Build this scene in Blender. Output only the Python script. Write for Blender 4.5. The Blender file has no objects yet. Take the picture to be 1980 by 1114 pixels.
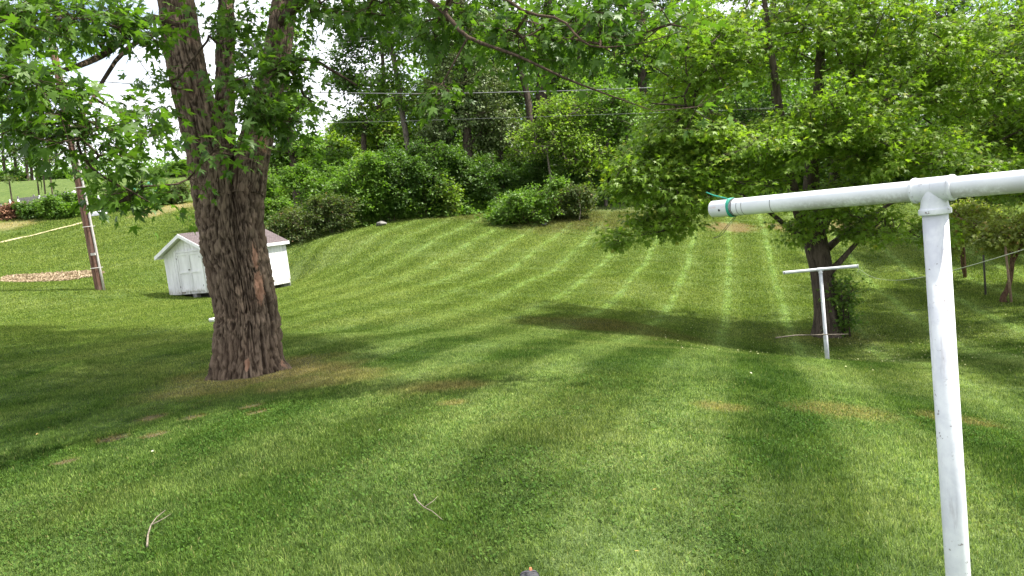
import bpy, math, random
import numpy as np
from mathutils import Vector, Matrix, Euler
R = math.radians
rng = np.random.default_rng(7)
random.seed(7)

# ------------------------------------------------------------------ camera, sky, sun, exposure
EYE, FPX, PITCH, ROLL = 1.75, 1500.0, R(5.7), R(6.8)
scene = bpy.context.scene
COL = scene.collection
cam_d = bpy.data.cameras.new('camera')
cam_d.sensor_width = 36.0
cam_d.lens = FPX / 1980.0 * 36.0
cam_d.clip_start, cam_d.clip_end = 0.05, 3000
cam = bpy.data.objects.new('camera', cam_d)
COL.objects.link(cam)
cam.matrix_world = (Matrix.Translation((0, 0, EYE)) @ Matrix.Rotation(R(90) - PITCH, 4, 'X') @ Matrix.Rotation(-ROLL, 4, 'Z'))
scene.camera = cam

SUN_TO = Vector((0.54, 0.03, 0.90)).normalized()      # towards the sun: right, a little behind the camera, high
sun_el = math.asin(SUN_TO.z)
sun_az = math.atan2(SUN_TO.x, SUN_TO.y)
sun_d = bpy.data.lights.new('sun', 'SUN')
sun_d.energy = 5.0
sun_d.angle = R(1.2)
sun_d.color = (1.0, 0.955, 0.87)
sun = bpy.data.objects.new('sun', sun_d)
COL.objects.link(sun)
sun.rotation_euler = SUN_TO.to_track_quat('Z', 'Y').to_euler()

world = bpy.data.worlds.new('World')
scene.world = world
world.use_nodes = True
nt = world.node_tree
nt.nodes.clear()
def wn(t, **k):
    n = nt.nodes.new(t)
    for a, b in k.items():
        setattr(n, a, b)
    return n
out = wn('ShaderNodeOutputWorld')
bg = wn('ShaderNodeBackground')
sky = wn('ShaderNodeTexSky', sky_type='NISHITA', sun_disc=False, sun_elevation=sun_el, sun_rotation=sun_az)
tc = wn('ShaderNodeTexCoord')
mp = wn('ShaderNodeMapping')
mp.inputs['Scale'].default_value = (1.0, 1.0, 2.2)
no = wn('ShaderNodeTexNoise')
no.inputs['Scale'].default_value = 2.6
no.inputs['Detail'].default_value = 7
no.inputs['Roughness'].default_value = 0.55
cr = wn('ShaderNodeValToRGB')
cr.color_ramp.elements[0].position = 0.36
cr.color_ramp.elements[1].position = 0.50
mx = wn('ShaderNodeMix', data_type='RGBA')
nt.links.new(tc.outputs['Generated'], mp.inputs['Vector'])
nt.links.new(mp.outputs['Vector'], no.inputs['Vector'])
nt.links.new(no.outputs['Fac'], cr.inputs['Fac'])
nt.links.new(cr.outputs['Color'], mx.inputs[0])
nt.links.new(sky.outputs['Color'], mx.inputs[6])
mx.inputs[7].default_value = (7.6, 7.8, 8.2, 1)
nt.links.new(mx.outputs[2], bg.inputs['Color'])
bg.inputs['Strength'].default_value = 0.102
nt.links.new(bg.outputs[0], out.inputs[0])
scene.view_settings.view_transform = 'Standard'
scene.view_settings.look = 'None'
scene.view_settings.gamma = 1
scene.view_settings.exposure = 1.22
scene.cycles.max_bounces = 7
scene.cycles.diffuse_bounces = 3
scene.cycles.transmission_bounces = 4
scene.cycles.glossy_bounces = 2
scene.cycles.transparent_max_bounces = 8
scene.cycles.use_adaptive_sampling = True
scene.cycles.adaptive_threshold = 0.02
scene.cycles.sample_clamp_indirect = 4.0

# ------------------------------------------------------------------ helpers
def at(u, v, z):
    """the point of the place seen at photo pixel (u, v) when it stands z metres away"""
    xc, yc = (u - 990) / FPX, (557 - v) / FPX
    a = xc * math.cos(ROLL) + yc * math.sin(ROLL)
    b = -xc * math.sin(ROLL) + yc * math.cos(ROLL)
    return np.array((a * z, z * (math.cos(PITCH) + b * math.sin(PITCH)), EYE + z * (-math.sin(PITCH) + b * math.cos(PITCH))))

def hash3(ix, iy, iz, seed=0):
    h = (ix.astype(np.int64) * 73856093) ^ (iy.astype(np.int64) * 19349663) ^ (iz.astype(np.int64) * 83492791) ^ (seed * 2654435761)
    h &= 0xffffffff
    h = ((h ^ (h >> 16)) * 0x45d9f3b) & 0xffffffff
    h = ((h ^ (h >> 16)) * 0x45d9f3b) & 0xffffffff
    h ^= h >> 16
    return (h & 0xffffff) / float(0xffffff)

def vnoise(p, seed=0):
    p = np.asarray(p, float)
    i = np.floor(p).astype(np.int64)
    f = p - i
    f = f * f * (3 - 2 * f)
    r = 0
    for dx in (0, 1):
        for dy in (0, 1):
            for dz in (0, 1):
                w = (f[:, 0] if dx else 1 - f[:, 0]) * (f[:, 1] if dy else 1 - f[:, 1]) * (f[:, 2] if dz else 1 - f[:, 2])
                r = r + w * hash3(i[:, 0] + dx, i[:, 1] + dy, i[:, 2] + dz, seed)
    return r * 2 - 1

def fbm(p, seed=0, o=4):
    p = np.asarray(p, float)
    r, a = 0, 1.0
    for k in range(o):
        r = r + a * vnoise(p * 2 ** k, seed + k)
        a *= 0.5
    return r

def tag(o, label=None, cat=None, group=None, kind=None):
    if label: o['label'] = label
    if cat: o['category'] = cat
    if group: o['group'] = group
    if kind: o['kind'] = kind
    return o

def empty(name, loc, label=None, cat=None, group=None, rz=0):
    o = bpy.data.objects.new(name, None)
    o.empty_display_size = 0.3
    COL.objects.link(o)
    o.location = tuple(float(c) for c in loc)
    o.rotation_euler = (0, 0, rz)
    return tag(o, label, cat, group)

def tri_mesh(name, V, T, mat, parent=None, smooth=False, attr=None):
    me = bpy.data.meshes.new(name)
    V = np.ascontiguousarray(V, dtype=np.float32)
    T = np.ascontiguousarray(T, dtype=np.int32)
    if parent is not None:
        V = V - np.array(parent.location, dtype=np.float32)
    k = T.shape[1]
    me.vertices.add(len(V)); me.vertices.foreach_set('co', V.ravel())
    me.loops.add(T.size); me.loops.foreach_set('vertex_index', T.ravel())
    me.polygons.add(len(T)); me.polygons.foreach_set('loop_start', np.arange(0, T.size, k, dtype=np.int32))
    if smooth:
        me.polygons.foreach_set('use_smooth', np.ones(len(T), dtype=bool))
    if attr:
        for an, av in attr.items():
            a = me.attributes.new(an, 'FLOAT', 'POINT')
            a.data.foreach_set('value', np.ascontiguousarray(av, dtype=np.float32))
    me.update(); me.validate()
    me.materials.append(mat)
    o = bpy.data.objects.new(name, me)
    COL.objects.link(o)
    if parent is not None:
        o.parent = parent
    return o

class MB:
    """collects shapes in local coordinates and links them as one mesh object"""
    def __init__(s): s.v, s.f = [], []
    def box(s, x0, x1, y0, y1, z0, z1, M=None):
        n = len(s.v)
        P = [(x, y, z) for z in (z0, z1) for x, y in ((x0, y0), (x1, y0), (x1, y1), (x0, y1))]
        if M is not None: P = [tuple(M @ Vector(p)) for p in P]
        s.v += P
        s.f += [tuple(n + i for i in q) for q in ((3, 2, 1, 0), (4, 5, 6, 7), (0, 1, 5, 4), (1, 2, 6, 5), (2, 3, 7, 6), (3, 0, 4, 7))]
        return s
    def poly(s, pts, thick=None, axis=(0, 0, 1)):
        n = len(s.v); k = len(pts)
        s.v += [tuple(p) for p in pts]
        if thick is None:
            s.f.append(tuple(range(n, n + k))); return s
        a = Vector(axis) * thick
        s.v += [tuple(Vector(p) + a) for p in pts]
        s.f.append(tuple(range(n + k - 1, n - 1, -1))); s.f.append(tuple(range(n + k, n + 2 * k)))
        for i in range(k):
            j = (i + 1) % k
            s.f.append((n + i, n + j, n + k + j, n + k + i))
        return s
    def tube(s, path, rad, sides=12, cap=True, closed=False):
        P = [Vector(p) for p in path]
        n0 = len(s.v)
        if not hasattr(rad, '__len__'): rad = [rad] * len(P)
        up = None
        for i, p in enumerate(P):
            if closed: t = P[(i + 1) % len(P)] - P[i - 1]
            else: t = P[min(i + 1, len(P) - 1)] - P[max(i - 1, 0)]
            t.normalize()
            if up is None:
                up = t.orthogonal().normalized()
            else:
                up = (up - t * up.dot(t)).normalized()
            b = t.cross(up)
            for k in range(sides):
                a = 2 * math.pi * k / sides
                s.v.append(tuple(p + (up * math.cos(a) + b * math.sin(a)) * rad[i]))
        m = len(P)
        for i in range(m if closed else m - 1):
            for k in range(sides):
                k2 = (k + 1) % sides
                a, b_ = n0 + i * sides, n0 + ((i + 1) % m) * sides
                s.f.append((a + k, a + k2, b_ + k2, b_ + k))
        if cap and not closed:
            s.f.append(tuple(n0 + k for k in range(sides - 1, -1, -1)))
            s.f.append(tuple(n0 + (m - 1) * sides + k for k in range(sides)))
        return s
    def build(s, name, mat, parent=None, smooth=False, bevel=0, local=True):
        me = bpy.data.meshes.new(name)
        me.from_pydata([tuple(map(float, p)) for p in s.v], [], s.f)
        if smooth:
            for p in me.polygons: p.use_smooth = len(p.vertices) <= 4
        me.materials.append(mat)
        me.update()
        o = bpy.data.objects.new(name, me)
        COL.objects.link(o)
        if parent is not None: o.parent = parent
        if bevel:
            m = o.modifiers.new('bevel', 'BEVEL'); m.width = bevel; m.segments = 2; m.limit_method = 'ANGLE'
        return o

# ------------------------------------------------------------------ materials
class NT:
    def __init__(s, name):
        s.m = bpy.data.materials.new(name); s.m.use_nodes = True
        s.t = s.m.node_tree; s.t.nodes.clear()
        s.out = s.n('ShaderNodeOutputMaterial')
    def n(s, typ, **k):
        x = s.t.nodes.new(typ)
        for a, b in k.items(): setattr(x, a, b)
        return x
    def put(s, sock, val):
        if isinstance(val, bpy.types.NodeSocket): s.t.links.new(val, sock)
        elif isinstance(val, (tuple, list)) and len(val) == 3 and sock.type == 'RGBA': sock.default_value = (*val, 1)
        else: sock.default_value = val
    def math(s, op, a, b=0.0, c=None, clamp=False):
        x = s.n('ShaderNodeMath', operation=op, use_clamp=clamp)
        s.put(x.inputs[0], a); s.put(x.inputs[1], b)
        if c is not None: s.put(x.inputs[2], c)
        return x.outputs[0]
    def mix(s, f, a, b, mode='MIX'):
        x = s.n('ShaderNodeMix', data_type='RGBA', blend_type=mode)
        s.put(x.inputs[0], f); s.put(x.inputs[6], a); s.put(x.inputs[7], b)
        return x.outputs[2]
    def noise(s, scale, detail=3, vec=None, rough=0.5, dist=0.0, stretch=None):
        x = s.n('ShaderNodeTexNoise')
        x.inputs['Scale'].default_value = scale; x.inputs['Detail'].default_value = detail
        x.inputs['Roughness'].default_value = rough; x.inputs['Distortion'].default_value = dist
        if stretch is not None:
            m = s.n('ShaderNodeMapping'); m.inputs['Scale'].default_value = stretch
            s.put(m.inputs['Vector'], vec); vec = m.outputs[0]
        if vec is not None: s.put(x.inputs['Vector'], vec)
        return x.outputs['Fac']
    def ramp(s, f, lo, hi):
        x = s.n('ShaderNodeMapRange'); x.interpolation_type = 'SMOOTHSTEP'
        s.put(x.inputs[0], f); x.inputs[1].default_value = lo; x.inputs[2].default_value = hi
        return x.outputs[0]
    def pos(s): return s.n('ShaderNodeNewGeometry').outputs['Position']
    def obj(s): return s.n('ShaderNodeTexCoord').outputs['Object']
    def isl(s): return s.n('ShaderNodeNewGeometry').outputs['Random Per Island']
    def bump(s, h, dist=0.01, strength=1.0):
        x = s.n('ShaderNodeBump'); x.inputs['Distance'].default_value = dist; x.inputs['Strength'].default_value = strength
        s.put(x.inputs['Height'], h); return x.outputs[0]
    def pbr(s, col, rough=0.6, metal=0.0, normal=None, spec=0.5):
        x = s.n('ShaderNodeBsdfPrincipled')
        s.put(x.inputs['Base Color'], col); s.put(x.inputs['Roughness'], rough); s.put(x.inputs['Metallic'], metal)
        x.inputs['Specular IOR Level'].default_value = spec
        if normal is not None: s.put(x.inputs['Normal'], normal)
        return x.outputs[0]
    def end(s, sh):
        s.t.links.new(sh, s.out.inputs[0]); return s.m

def simple(name, a, b, scale=8, rough=0.7, bump=0.004, stretch=None, metal=0, spec=0.4):
    k = NT(name); o = k.obj()
    f = k.noise(scale, 5, o, 0.6, stretch=stretch)
    f2 = k.ramp(f, 0.3, 0.7)
    return k.end(k.pbr(k.mix(f2, a, b), rough, metal, k.bump(f, bump), spec))

def leaf_mat(name, dark, light, trans=0.45, rough=0.42, warm=None, clump=1.2, spec=0.35):
    """leaf-by-leaf and clump-by-clump variation of the leaf's own colour, light shining through"""
    k = NT(name)
    p = k.pos()
    r = k.isl()
    c = k.noise(clump, 2, p)
    f = k.math('ADD', k.math('MULTIPLY', r, 0.6), k.math('MULTIPLY', k.ramp(c, 0.32, 0.68), 0.4))
    col = k.mix(f, dark, light)
    if warm:
        col = k.mix(k.ramp(r, 0.93, 1.0), col, warm)
    d = k.pbr(col, rough, 0, None, spec)
    tr = k.n('ShaderNodeBsdfTranslucent')
    tcol = k.mix(1.0, col, (1.35, 1.5, 0.55), 'MULTIPLY')
    k.put(tr.inputs['Color'], tcol)
    m = k.n('ShaderNodeMixShader'); m.inputs[0].default_value = trans
    k.t.links.new(d, m.inputs[1]); k.t.links.new(tr.outputs[0], m.inputs[2])
    return k.end(m.outputs[0])

# ------------------------------------------------------------------ the lie of the land
CT = [(480,722,10.8),(0,635,24.5),(200,637,21),(365,641,18),(600,648,14.6),(800,658,13),(1000,668,12),(1200,678,11.2),(1350,685,10.8),
      (1598,703,15),(1350,800,6.6),(1350,668,15.5),(1350,640,19),(1350,560,26),(1350,500,32),(1350,440,39),
      (1600,650,19),(1900,600,20.5),(1865,535,27),(1980,430,38),(1980,800,8.2),(1960,700,12),(1750,700,14),(1600,430,40),(1600,540,28),
      (1000,600,20),(1000,645,15),(1000,520,30),(1000,440,40),(1000,415,43),(700,640,16),(700,600,20),(700,520,31),(700,440,41),
      (330,572,32),(563,548,35.5),(450,575,31),(195,560,32),(0,560,32),(0,600,28.5),(95,540,36),(0,470,48),(170,430,52),(0,425,55),
      (100,413,57),(100,345,86),(0,345,86),(330,330,82),(550,372,66),(300,400,56),(300,480,42),(300,540,35.5),(600,500,36),(600,450,42),
      (450,500,38.5),(200,600,26.5),(-250,640,22),(-250,450,50),(-250,560,31),(-300,350,86),(1000,330,58),(1040,255,62),(1300,300,60),(1700,305,56),(1980,345,54),
      (700,330,62),(800,290,70),(2250,420,36),(2250,600,18),(2300,330,55),(500,420,50),(1200,415,43),(1200,620,18.5),(1200,540,27),(1000,900,5.0),(300,900,6.3)]
CP = [at(*c) for c in CT] + [np.array(p) for p in ((0,0,0),(0,-6,0),(-12,-6,.1),(12,-6,-.5),(-12,6,.05),(0,3.5,-.01),(-5,5,0),(1.16,2.1,-.16),(3.5,3.5,-.4),(8,5,-1.2),
      (-70,90,13),(0,100,12),(60,100,11),(-60,20,1),(40,15,-2.5),(45,50,3))]
CP = np.array(CP, float)
def _tps(r2): return 0.5 * r2 * np.log(r2 + 1e-9)
_n = len(CP)
_K = _tps(((CP[:, None, :2] - CP[None, :, :2]) ** 2).sum(-1)) + np.eye(_n) * 0.03
_Pm = np.c_[np.ones(_n), CP[:, :2]]
_W = np.linalg.solve(np.block([[_K, _Pm], [_Pm.T, np.zeros((3, 3))]]), np.r_[CP[:, 2], 0, 0, 0])
def H(x, y):
    x = np.atleast_1d(np.asarray(x, float)); y = np.atleast_1d(np.asarray(y, float))
    r = np.hypot(x, y); cl = np.minimum(1, 100 / np.maximum(r, 1e-6))
    xc, yc = x * cl, np.maximum(y * cl, -8)
    xc = np.clip(xc, -85, 75)
    z = np.empty(len(x))
    for i in range(0, len(x), 20000):
        s_ = slice(i, i + 20000)
        r2 = (xc[s_, None] - CP[None, :, 0]) ** 2 + (yc[s_, None] - CP[None, :, 1]) ** 2
        z[s_] = _tps(r2) @ _W[:_n] + _W[_n] + _W[_n + 1] * xc[s_] + _W[_n + 2] * yc[s_]
    q = np.c_[x, y, np.zeros(len(x))]
    amp = np.clip((r - 4) / 20, 0.12, 1)
    z += amp * (0.05 * vnoise(q * 0.45, 3) + 0.02 * vnoise(q * 1.4, 4)) + 0.008 * vnoise(q * 2.5, 5)
    return z
def g(x, y): return float(H([x], [y])[0])
def gp(u, v, z, dz=0.0):
    """stand a thing on the ground below the point seen at (u, v, z)"""
    p = at(u, v, z); return np.array((p[0], p[1], g(p[0], p[1]) + dz))

# spots where soil, straw or litter shows through the lawn: x, y, radius, kind
MAPLE = at(480, 722, 10.8)
RTREE = at(1598, 650, 19)
PATCH = []
for (u, v, z, r_, kd) in ((470,742,10.3,1.25,'straw'),(560,728,10.8,1.0,'straw'),(640,760,9.6,.7,'straw'),(210,815,7.6,.16,'soil'),(288,780,8.4,.17,'soil'),(372,795,8.1,.13,'soil'),
        (295,822,7.5,.14,'soil'),(485,788,8.3,.13,'soil'),(120,855,6.9,.11,'soil'),(500,805,7.9,.12,'soil'),(880,808,7.2,.14,'straw'),(1390,785,7.0,.25,'straw'),(860,770,8.2,.5,'straw'),
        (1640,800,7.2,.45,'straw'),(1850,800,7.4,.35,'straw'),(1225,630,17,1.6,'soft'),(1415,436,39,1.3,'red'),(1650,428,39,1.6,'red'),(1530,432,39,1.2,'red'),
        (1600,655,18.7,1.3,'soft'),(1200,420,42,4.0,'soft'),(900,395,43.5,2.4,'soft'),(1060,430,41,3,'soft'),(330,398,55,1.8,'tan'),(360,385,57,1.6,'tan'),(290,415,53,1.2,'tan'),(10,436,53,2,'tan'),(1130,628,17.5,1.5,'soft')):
    p = at(u, v, z); PATCH.append((p[0], p[1], r_, kd))
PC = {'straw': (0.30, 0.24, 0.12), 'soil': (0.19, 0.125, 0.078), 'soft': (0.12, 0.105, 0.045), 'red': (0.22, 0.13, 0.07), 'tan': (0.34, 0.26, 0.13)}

def lawn_colour(k, blade):
    p = k.pos()
    n1 = k.noise(0.22, 3, p, 0.55, 0.4); n2 = k.noise(1.6, 4, p, 0.6); n3 = k.noise(14, 3, p, 0.6)
    warp = k.noise(0.30, 2, p)
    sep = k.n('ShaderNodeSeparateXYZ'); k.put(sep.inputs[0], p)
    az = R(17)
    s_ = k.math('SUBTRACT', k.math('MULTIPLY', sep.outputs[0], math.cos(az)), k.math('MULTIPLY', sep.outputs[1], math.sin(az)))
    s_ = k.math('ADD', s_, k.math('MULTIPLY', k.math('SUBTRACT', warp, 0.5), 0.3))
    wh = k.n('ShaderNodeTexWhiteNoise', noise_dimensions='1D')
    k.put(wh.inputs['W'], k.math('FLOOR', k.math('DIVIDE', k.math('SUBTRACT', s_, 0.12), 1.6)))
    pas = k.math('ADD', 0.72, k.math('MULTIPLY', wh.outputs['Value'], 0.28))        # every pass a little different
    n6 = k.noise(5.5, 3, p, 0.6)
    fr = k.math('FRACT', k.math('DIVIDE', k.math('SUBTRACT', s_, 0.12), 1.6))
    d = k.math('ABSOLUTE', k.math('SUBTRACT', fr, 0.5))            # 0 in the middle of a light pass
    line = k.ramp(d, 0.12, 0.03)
    band = k.ramp(d, 0.31, 0.19)  # mower stripes: light caught by leaning blades, put into the colour
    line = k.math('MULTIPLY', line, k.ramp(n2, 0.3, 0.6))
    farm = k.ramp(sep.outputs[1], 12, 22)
    leftish = k.math('ADD', sep.outputs[0], k.math('MULTIPLY', sep.outputs[1], 0.33))       # the stripes are painted in only right of this
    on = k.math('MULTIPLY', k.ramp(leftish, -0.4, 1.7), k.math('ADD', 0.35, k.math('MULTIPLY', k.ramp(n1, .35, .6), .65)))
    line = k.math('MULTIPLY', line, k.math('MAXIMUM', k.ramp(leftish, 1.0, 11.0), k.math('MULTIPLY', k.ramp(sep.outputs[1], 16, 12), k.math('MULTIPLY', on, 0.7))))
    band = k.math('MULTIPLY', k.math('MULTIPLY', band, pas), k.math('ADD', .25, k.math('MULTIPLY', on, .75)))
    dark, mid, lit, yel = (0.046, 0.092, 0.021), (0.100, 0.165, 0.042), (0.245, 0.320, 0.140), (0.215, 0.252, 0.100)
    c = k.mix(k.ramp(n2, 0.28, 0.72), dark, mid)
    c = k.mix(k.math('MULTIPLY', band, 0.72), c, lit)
    c = k.mix(k.math('MULTIPLY', k.math('MULTIPLY', k.ramp(d, 0.34, 0.45), 0.62), on), c, (0.036, 0.080, 0.018))  # dull side of the stripes, painted into the colour as well
    c = k.mix(k.math('MULTIPLY', k.ramp(n1, 0.42, 0.68), 0.6), c, yel)
    c = k.mix(k.math('MULTIPLY', farm, 0.5), c, (0.205, 0.260, 0.070))
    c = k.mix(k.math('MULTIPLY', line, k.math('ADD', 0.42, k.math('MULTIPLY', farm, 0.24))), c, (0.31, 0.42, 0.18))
    c = k.mix(k.math('MULTIPLY', k.ramp(sep.outputs[1], 34, 60), 0.6), c, k.mix(k.ramp(n2, .35, .65), (0.095, 0.150, 0.038), (0.170, 0.215, 0.065)))
    c = k.mix(k.ramp(n6, 0.36, 0.60), k.mix(1.0, c, (0.74, 0.80, 0.72), 'MULTIPLY'), c)
    c = k.mix(k.ramp(n3, 0.25, 0.8), k.mix(1.0, c, (0.72, 0.76, 0.7), 'MULTIPLY'), k.mix(1.0, c, (1.18, 1.14, 1.1), 'MULTIPLY'))
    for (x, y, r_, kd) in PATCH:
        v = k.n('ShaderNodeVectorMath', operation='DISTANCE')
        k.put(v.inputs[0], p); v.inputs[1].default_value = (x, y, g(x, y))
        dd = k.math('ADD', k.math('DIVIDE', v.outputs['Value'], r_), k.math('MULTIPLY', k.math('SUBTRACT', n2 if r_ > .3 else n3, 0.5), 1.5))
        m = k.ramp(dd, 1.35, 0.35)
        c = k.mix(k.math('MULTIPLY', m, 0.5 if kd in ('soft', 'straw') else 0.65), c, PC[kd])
    return c, n3, n2

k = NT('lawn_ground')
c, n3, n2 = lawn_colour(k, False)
n4 = k.noise(60, 4, k.pos(), 0.7)
n5 = k.noise(7, 4, k.pos(), 0.65)
c = k.mix(k.ramp(n4, 0.3, 0.75), k.mix(1.0, c, (0.36, 0.40, 0.34), 'MULTIPLY'), c)
hh = k.math('ADD', k.math('MULTIPLY', n4, 0.35), n5)
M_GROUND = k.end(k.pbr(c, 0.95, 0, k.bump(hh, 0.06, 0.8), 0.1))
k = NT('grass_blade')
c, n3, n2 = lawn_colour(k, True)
r_ = k.isl()
c = k.mix(k.ramp(r_, 0.0, 1.0), k.mix(1.0, c, (0.46, 0.54, 0.46), 'MULTIPLY'), k.mix(1.0, c, (1.58, 1.50, 1.38), 'MULTIPLY'))
ca = k.n('ShaderNodeAttribute'); ca.attribute_name = 'clover'
c = k.mix(k.math('MULTIPLY', k.ramp(r_, 0.96, 0.995), k.math('SUBTRACT', 0.55, k.math('MULTIPLY', ca.outputs['Fac'], 0.55))), c, (0.34, 0.30, 0.15))
c = k.mix(k.math('MULTIPLY', ca.outputs['Fac'], 0.6), c, (0.048, 0.110, 0.020))
c = k.mix(1.0, c, (1.22, 1.18, 1.12), 'MULTIPLY')
dsh = k.pbr(c, 0.85, 0, None, 0.08)
tr = k.n('ShaderNodeBsdfTranslucent'); k.put(tr.inputs[0], k.mix(1.0, c, (1.2, 1.3, 0.6), 'MULTIPLY'))
ms = k.n('ShaderNodeMixShader'); ms.inputs[0].default_value = 0.35
k.t.links.new(dsh, ms.inputs[1]); k.t.links.new(tr.outputs[0], ms.inputs[2])
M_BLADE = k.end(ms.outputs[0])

# ground sheet: one polar sheet reaching the horizon, fine where the lawn is seen
azs = np.radians(np.concatenate([np.linspace(-45, 45, 361), np.linspace(48, 312, 67)]))
rad = np.concatenate([[0.25], np.geomspace(0.8, 60, 300), np.geomspace(62, 1500, 60)])
A, Rr = np.meshgrid(azs, rad)
X, Y = (Rr * np.sin(A)).ravel(), (Rr * np.cos(A)).ravel()
Z = H(X, Y)
Z = np.where(np.hypot(X, Y) > 95, Z - (np.hypot(X, Y) - 95) * 0.05, Z)
na, nr = len(azs), len(rad)
ii, jj = np.meshgrid(np.arange(nr - 1), np.arange(na), indexing='ij')
j2 = (jj + 1) % na
Q = np.stack([ii * na + jj, (ii + 1) * na + jj, (ii + 1) * na + j2, ii * na + j2], -1).reshape(-1, 4)[:, ::-1]
V = np.c_[X, Y, Z]
V = np.vstack([V, [[0, 0, g(0, 0)]]])
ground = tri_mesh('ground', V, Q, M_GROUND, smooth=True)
tag(ground, 'rolling mown lawn dipping away and rising to a wooded bank', 'ground', kind='structure')

# ------------------------------------------------------------------ grass: blades and clover leaves, denser and finer near by
def grass():
    Vs, Ts, n0 = [], [], 0
    bands = np.geomspace(2.2, 66, 50)
    hole = np.array([(x, y, r_) for (x, y, r_, kd) in PATCH if kd in ('soil', 'red', 'tan')])
    for b0, b1 in zip(bands[:-1], bands[1:]):
        d = 0.5 * (b0 + b1)
        px = d / 776.0
        w = max(0.0032, 0.62 * px); L = 0.029 if d < 14 else 0.029 + (d - 14) * 0.0011
        area = math.radians(80) / 2 * (b1 ** 2 - b0 ** 2)
        cov = 1.05 if d < 16 else 0.85
        n = int(cov * area / (w * L * 0.6))
        a = rng.uniform(-R(40), R(40), n); r = np.sqrt(rng.uniform(b0 ** 2, b1 ** 2, n))
        x, y = r * np.sin(a), r * np.cos(a)
        hgt = vnoise(np.c_[x * 1.6, y * 1.6, x * 0], 11) * 0.5 + 0.5
        keep = np.ones(n, bool)
        for hx, hy, hr in hole:
            q = np.hypot(x - hx, y - hy) / hr + 0.35 * vnoise(np.c_[x * 9, y * 9, x * 0], 12)
            keep &= (q > 0.9) | (rng.random(n) < 0.12)
        dm = np.hypot(x - MAPLE[0], y - MAPLE[1])
        keep &= (dm > 0.50) & ((dm > 1.15 + 0.3 * vnoise(np.c_[x * 3, y * 3, x * 0], 13)) | (rng.random(n) < 0.6))
        dr = np.hypot(x - RTREE[0], y - RTREE[1]); keep &= dr > 0.34
        # under the bank of bushes there is no lawn
        keep &= ~((y > 44) & (x > -16)) & ~((y > 50) & (x > -18)) & ~((y > 47) & (x > 0))
        x, y, hgt = x[keep], y[keep], hgt[keep]; n = len(x)
        z = H(x, y)
        ln = L * (0.55 + 0.9 * rng.random(n)) * (0.7 + 0.7 * hgt)
        th = rng.uniform(0, 2 * np.pi, n); tilt = np.abs(rng.normal(0.6, 0.5, n))
        dx, dy = np.cos(th), np.sin(th)
        # blades lean at random; the mower passes show in the colour alone
        base = np.c_[x, y, z - 0.004]
        tip = base + np.c_[dx * np.sin(tilt) * ln, dy * np.sin(tilt) * ln, np.cos(tilt) * ln]
        midp = base + (tip - base) * 0.55 + np.c_[np.zeros(n), np.zeros(n), 0.10 * ln]
        ph = th + np.pi / 2 + rng.normal(0, 0.6, n)
        s_ = np.c_[np.cos(ph), np.sin(ph), np.zeros(n)] * (w * (0.7 + 0.6 * rng.random(n)))[:, None] * 0.5
        if d < 9:
            P = np.stack([base - s_, base + s_, midp + s_ * 0.9, midp - s_ * 0.9, tip], 1)
            T = np.array([[0, 1, 2], [0, 2, 3], [3, 2, 4]])
        else:
            P = np.stack([base - s_, base + s_, tip], 1); T = np.array([[0, 1, 2]])
        kk = P.shape[1]
        Vs.append(P.reshape(-1, 3)); Ts.append((T[None] + (np.arange(n) * kk)[:, None, None] + n0).reshape(-1, 3)); n0 += n * kk
    # clover and broad leaves among the near blades
    n = 60000; nblade = n0
    a = rng.uniform(-R(38), R(38), n); r = np.sqrt(rng.uniform(2.2 ** 2, 8.5 ** 2, n)); x, y = r * np.sin(a), r * np.cos(a)
    keep = (vnoise(np.c_[x * 1.1, y * 1.1, x * 0], 21) + 0.5 * vnoise(np.c_[x * 4, y * 4, x * 0], 22)) > -0.05
    for hx, hy, hr in hole: keep &= np.hypot(x - hx, y - hy) > hr * 0.8
    x, y = x[keep], y[keep]; n = len(x); z = H(x, y)
    zz = z + rng.uniform(0.010, 0.027, n)
    rr = rng.uniform(0.0045, 0.0085, n)
    nx, ny = rng.normal(0, 0.6, n), rng.normal(0, 0.6, n)
    ang = np.arange(6) * np.pi / 3
    P = np.stack([np.c_[x + rr * math.cos(t), y + rr * math.sin(t), zz - rr * (nx * math.cos(t) + ny * math.sin(t))] for t in ang], 1)
    T = np.array([[0, 1, 2], [0, 2, 3], [0, 3, 4], [0, 4, 5]])
    Vs.append(P.reshape(-1, 3)); Ts.append((T[None] + (np.arange(n) * 6)[:, None, None] + n0).reshape(-1, 3)); n0 += n * 6
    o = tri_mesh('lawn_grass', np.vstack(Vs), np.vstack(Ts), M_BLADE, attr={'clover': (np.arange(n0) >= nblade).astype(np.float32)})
    tag(o, 'short mown green grass and clover covering the lawn', 'grass', kind='stuff')
    print('grass verts', n0)
grass()

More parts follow.
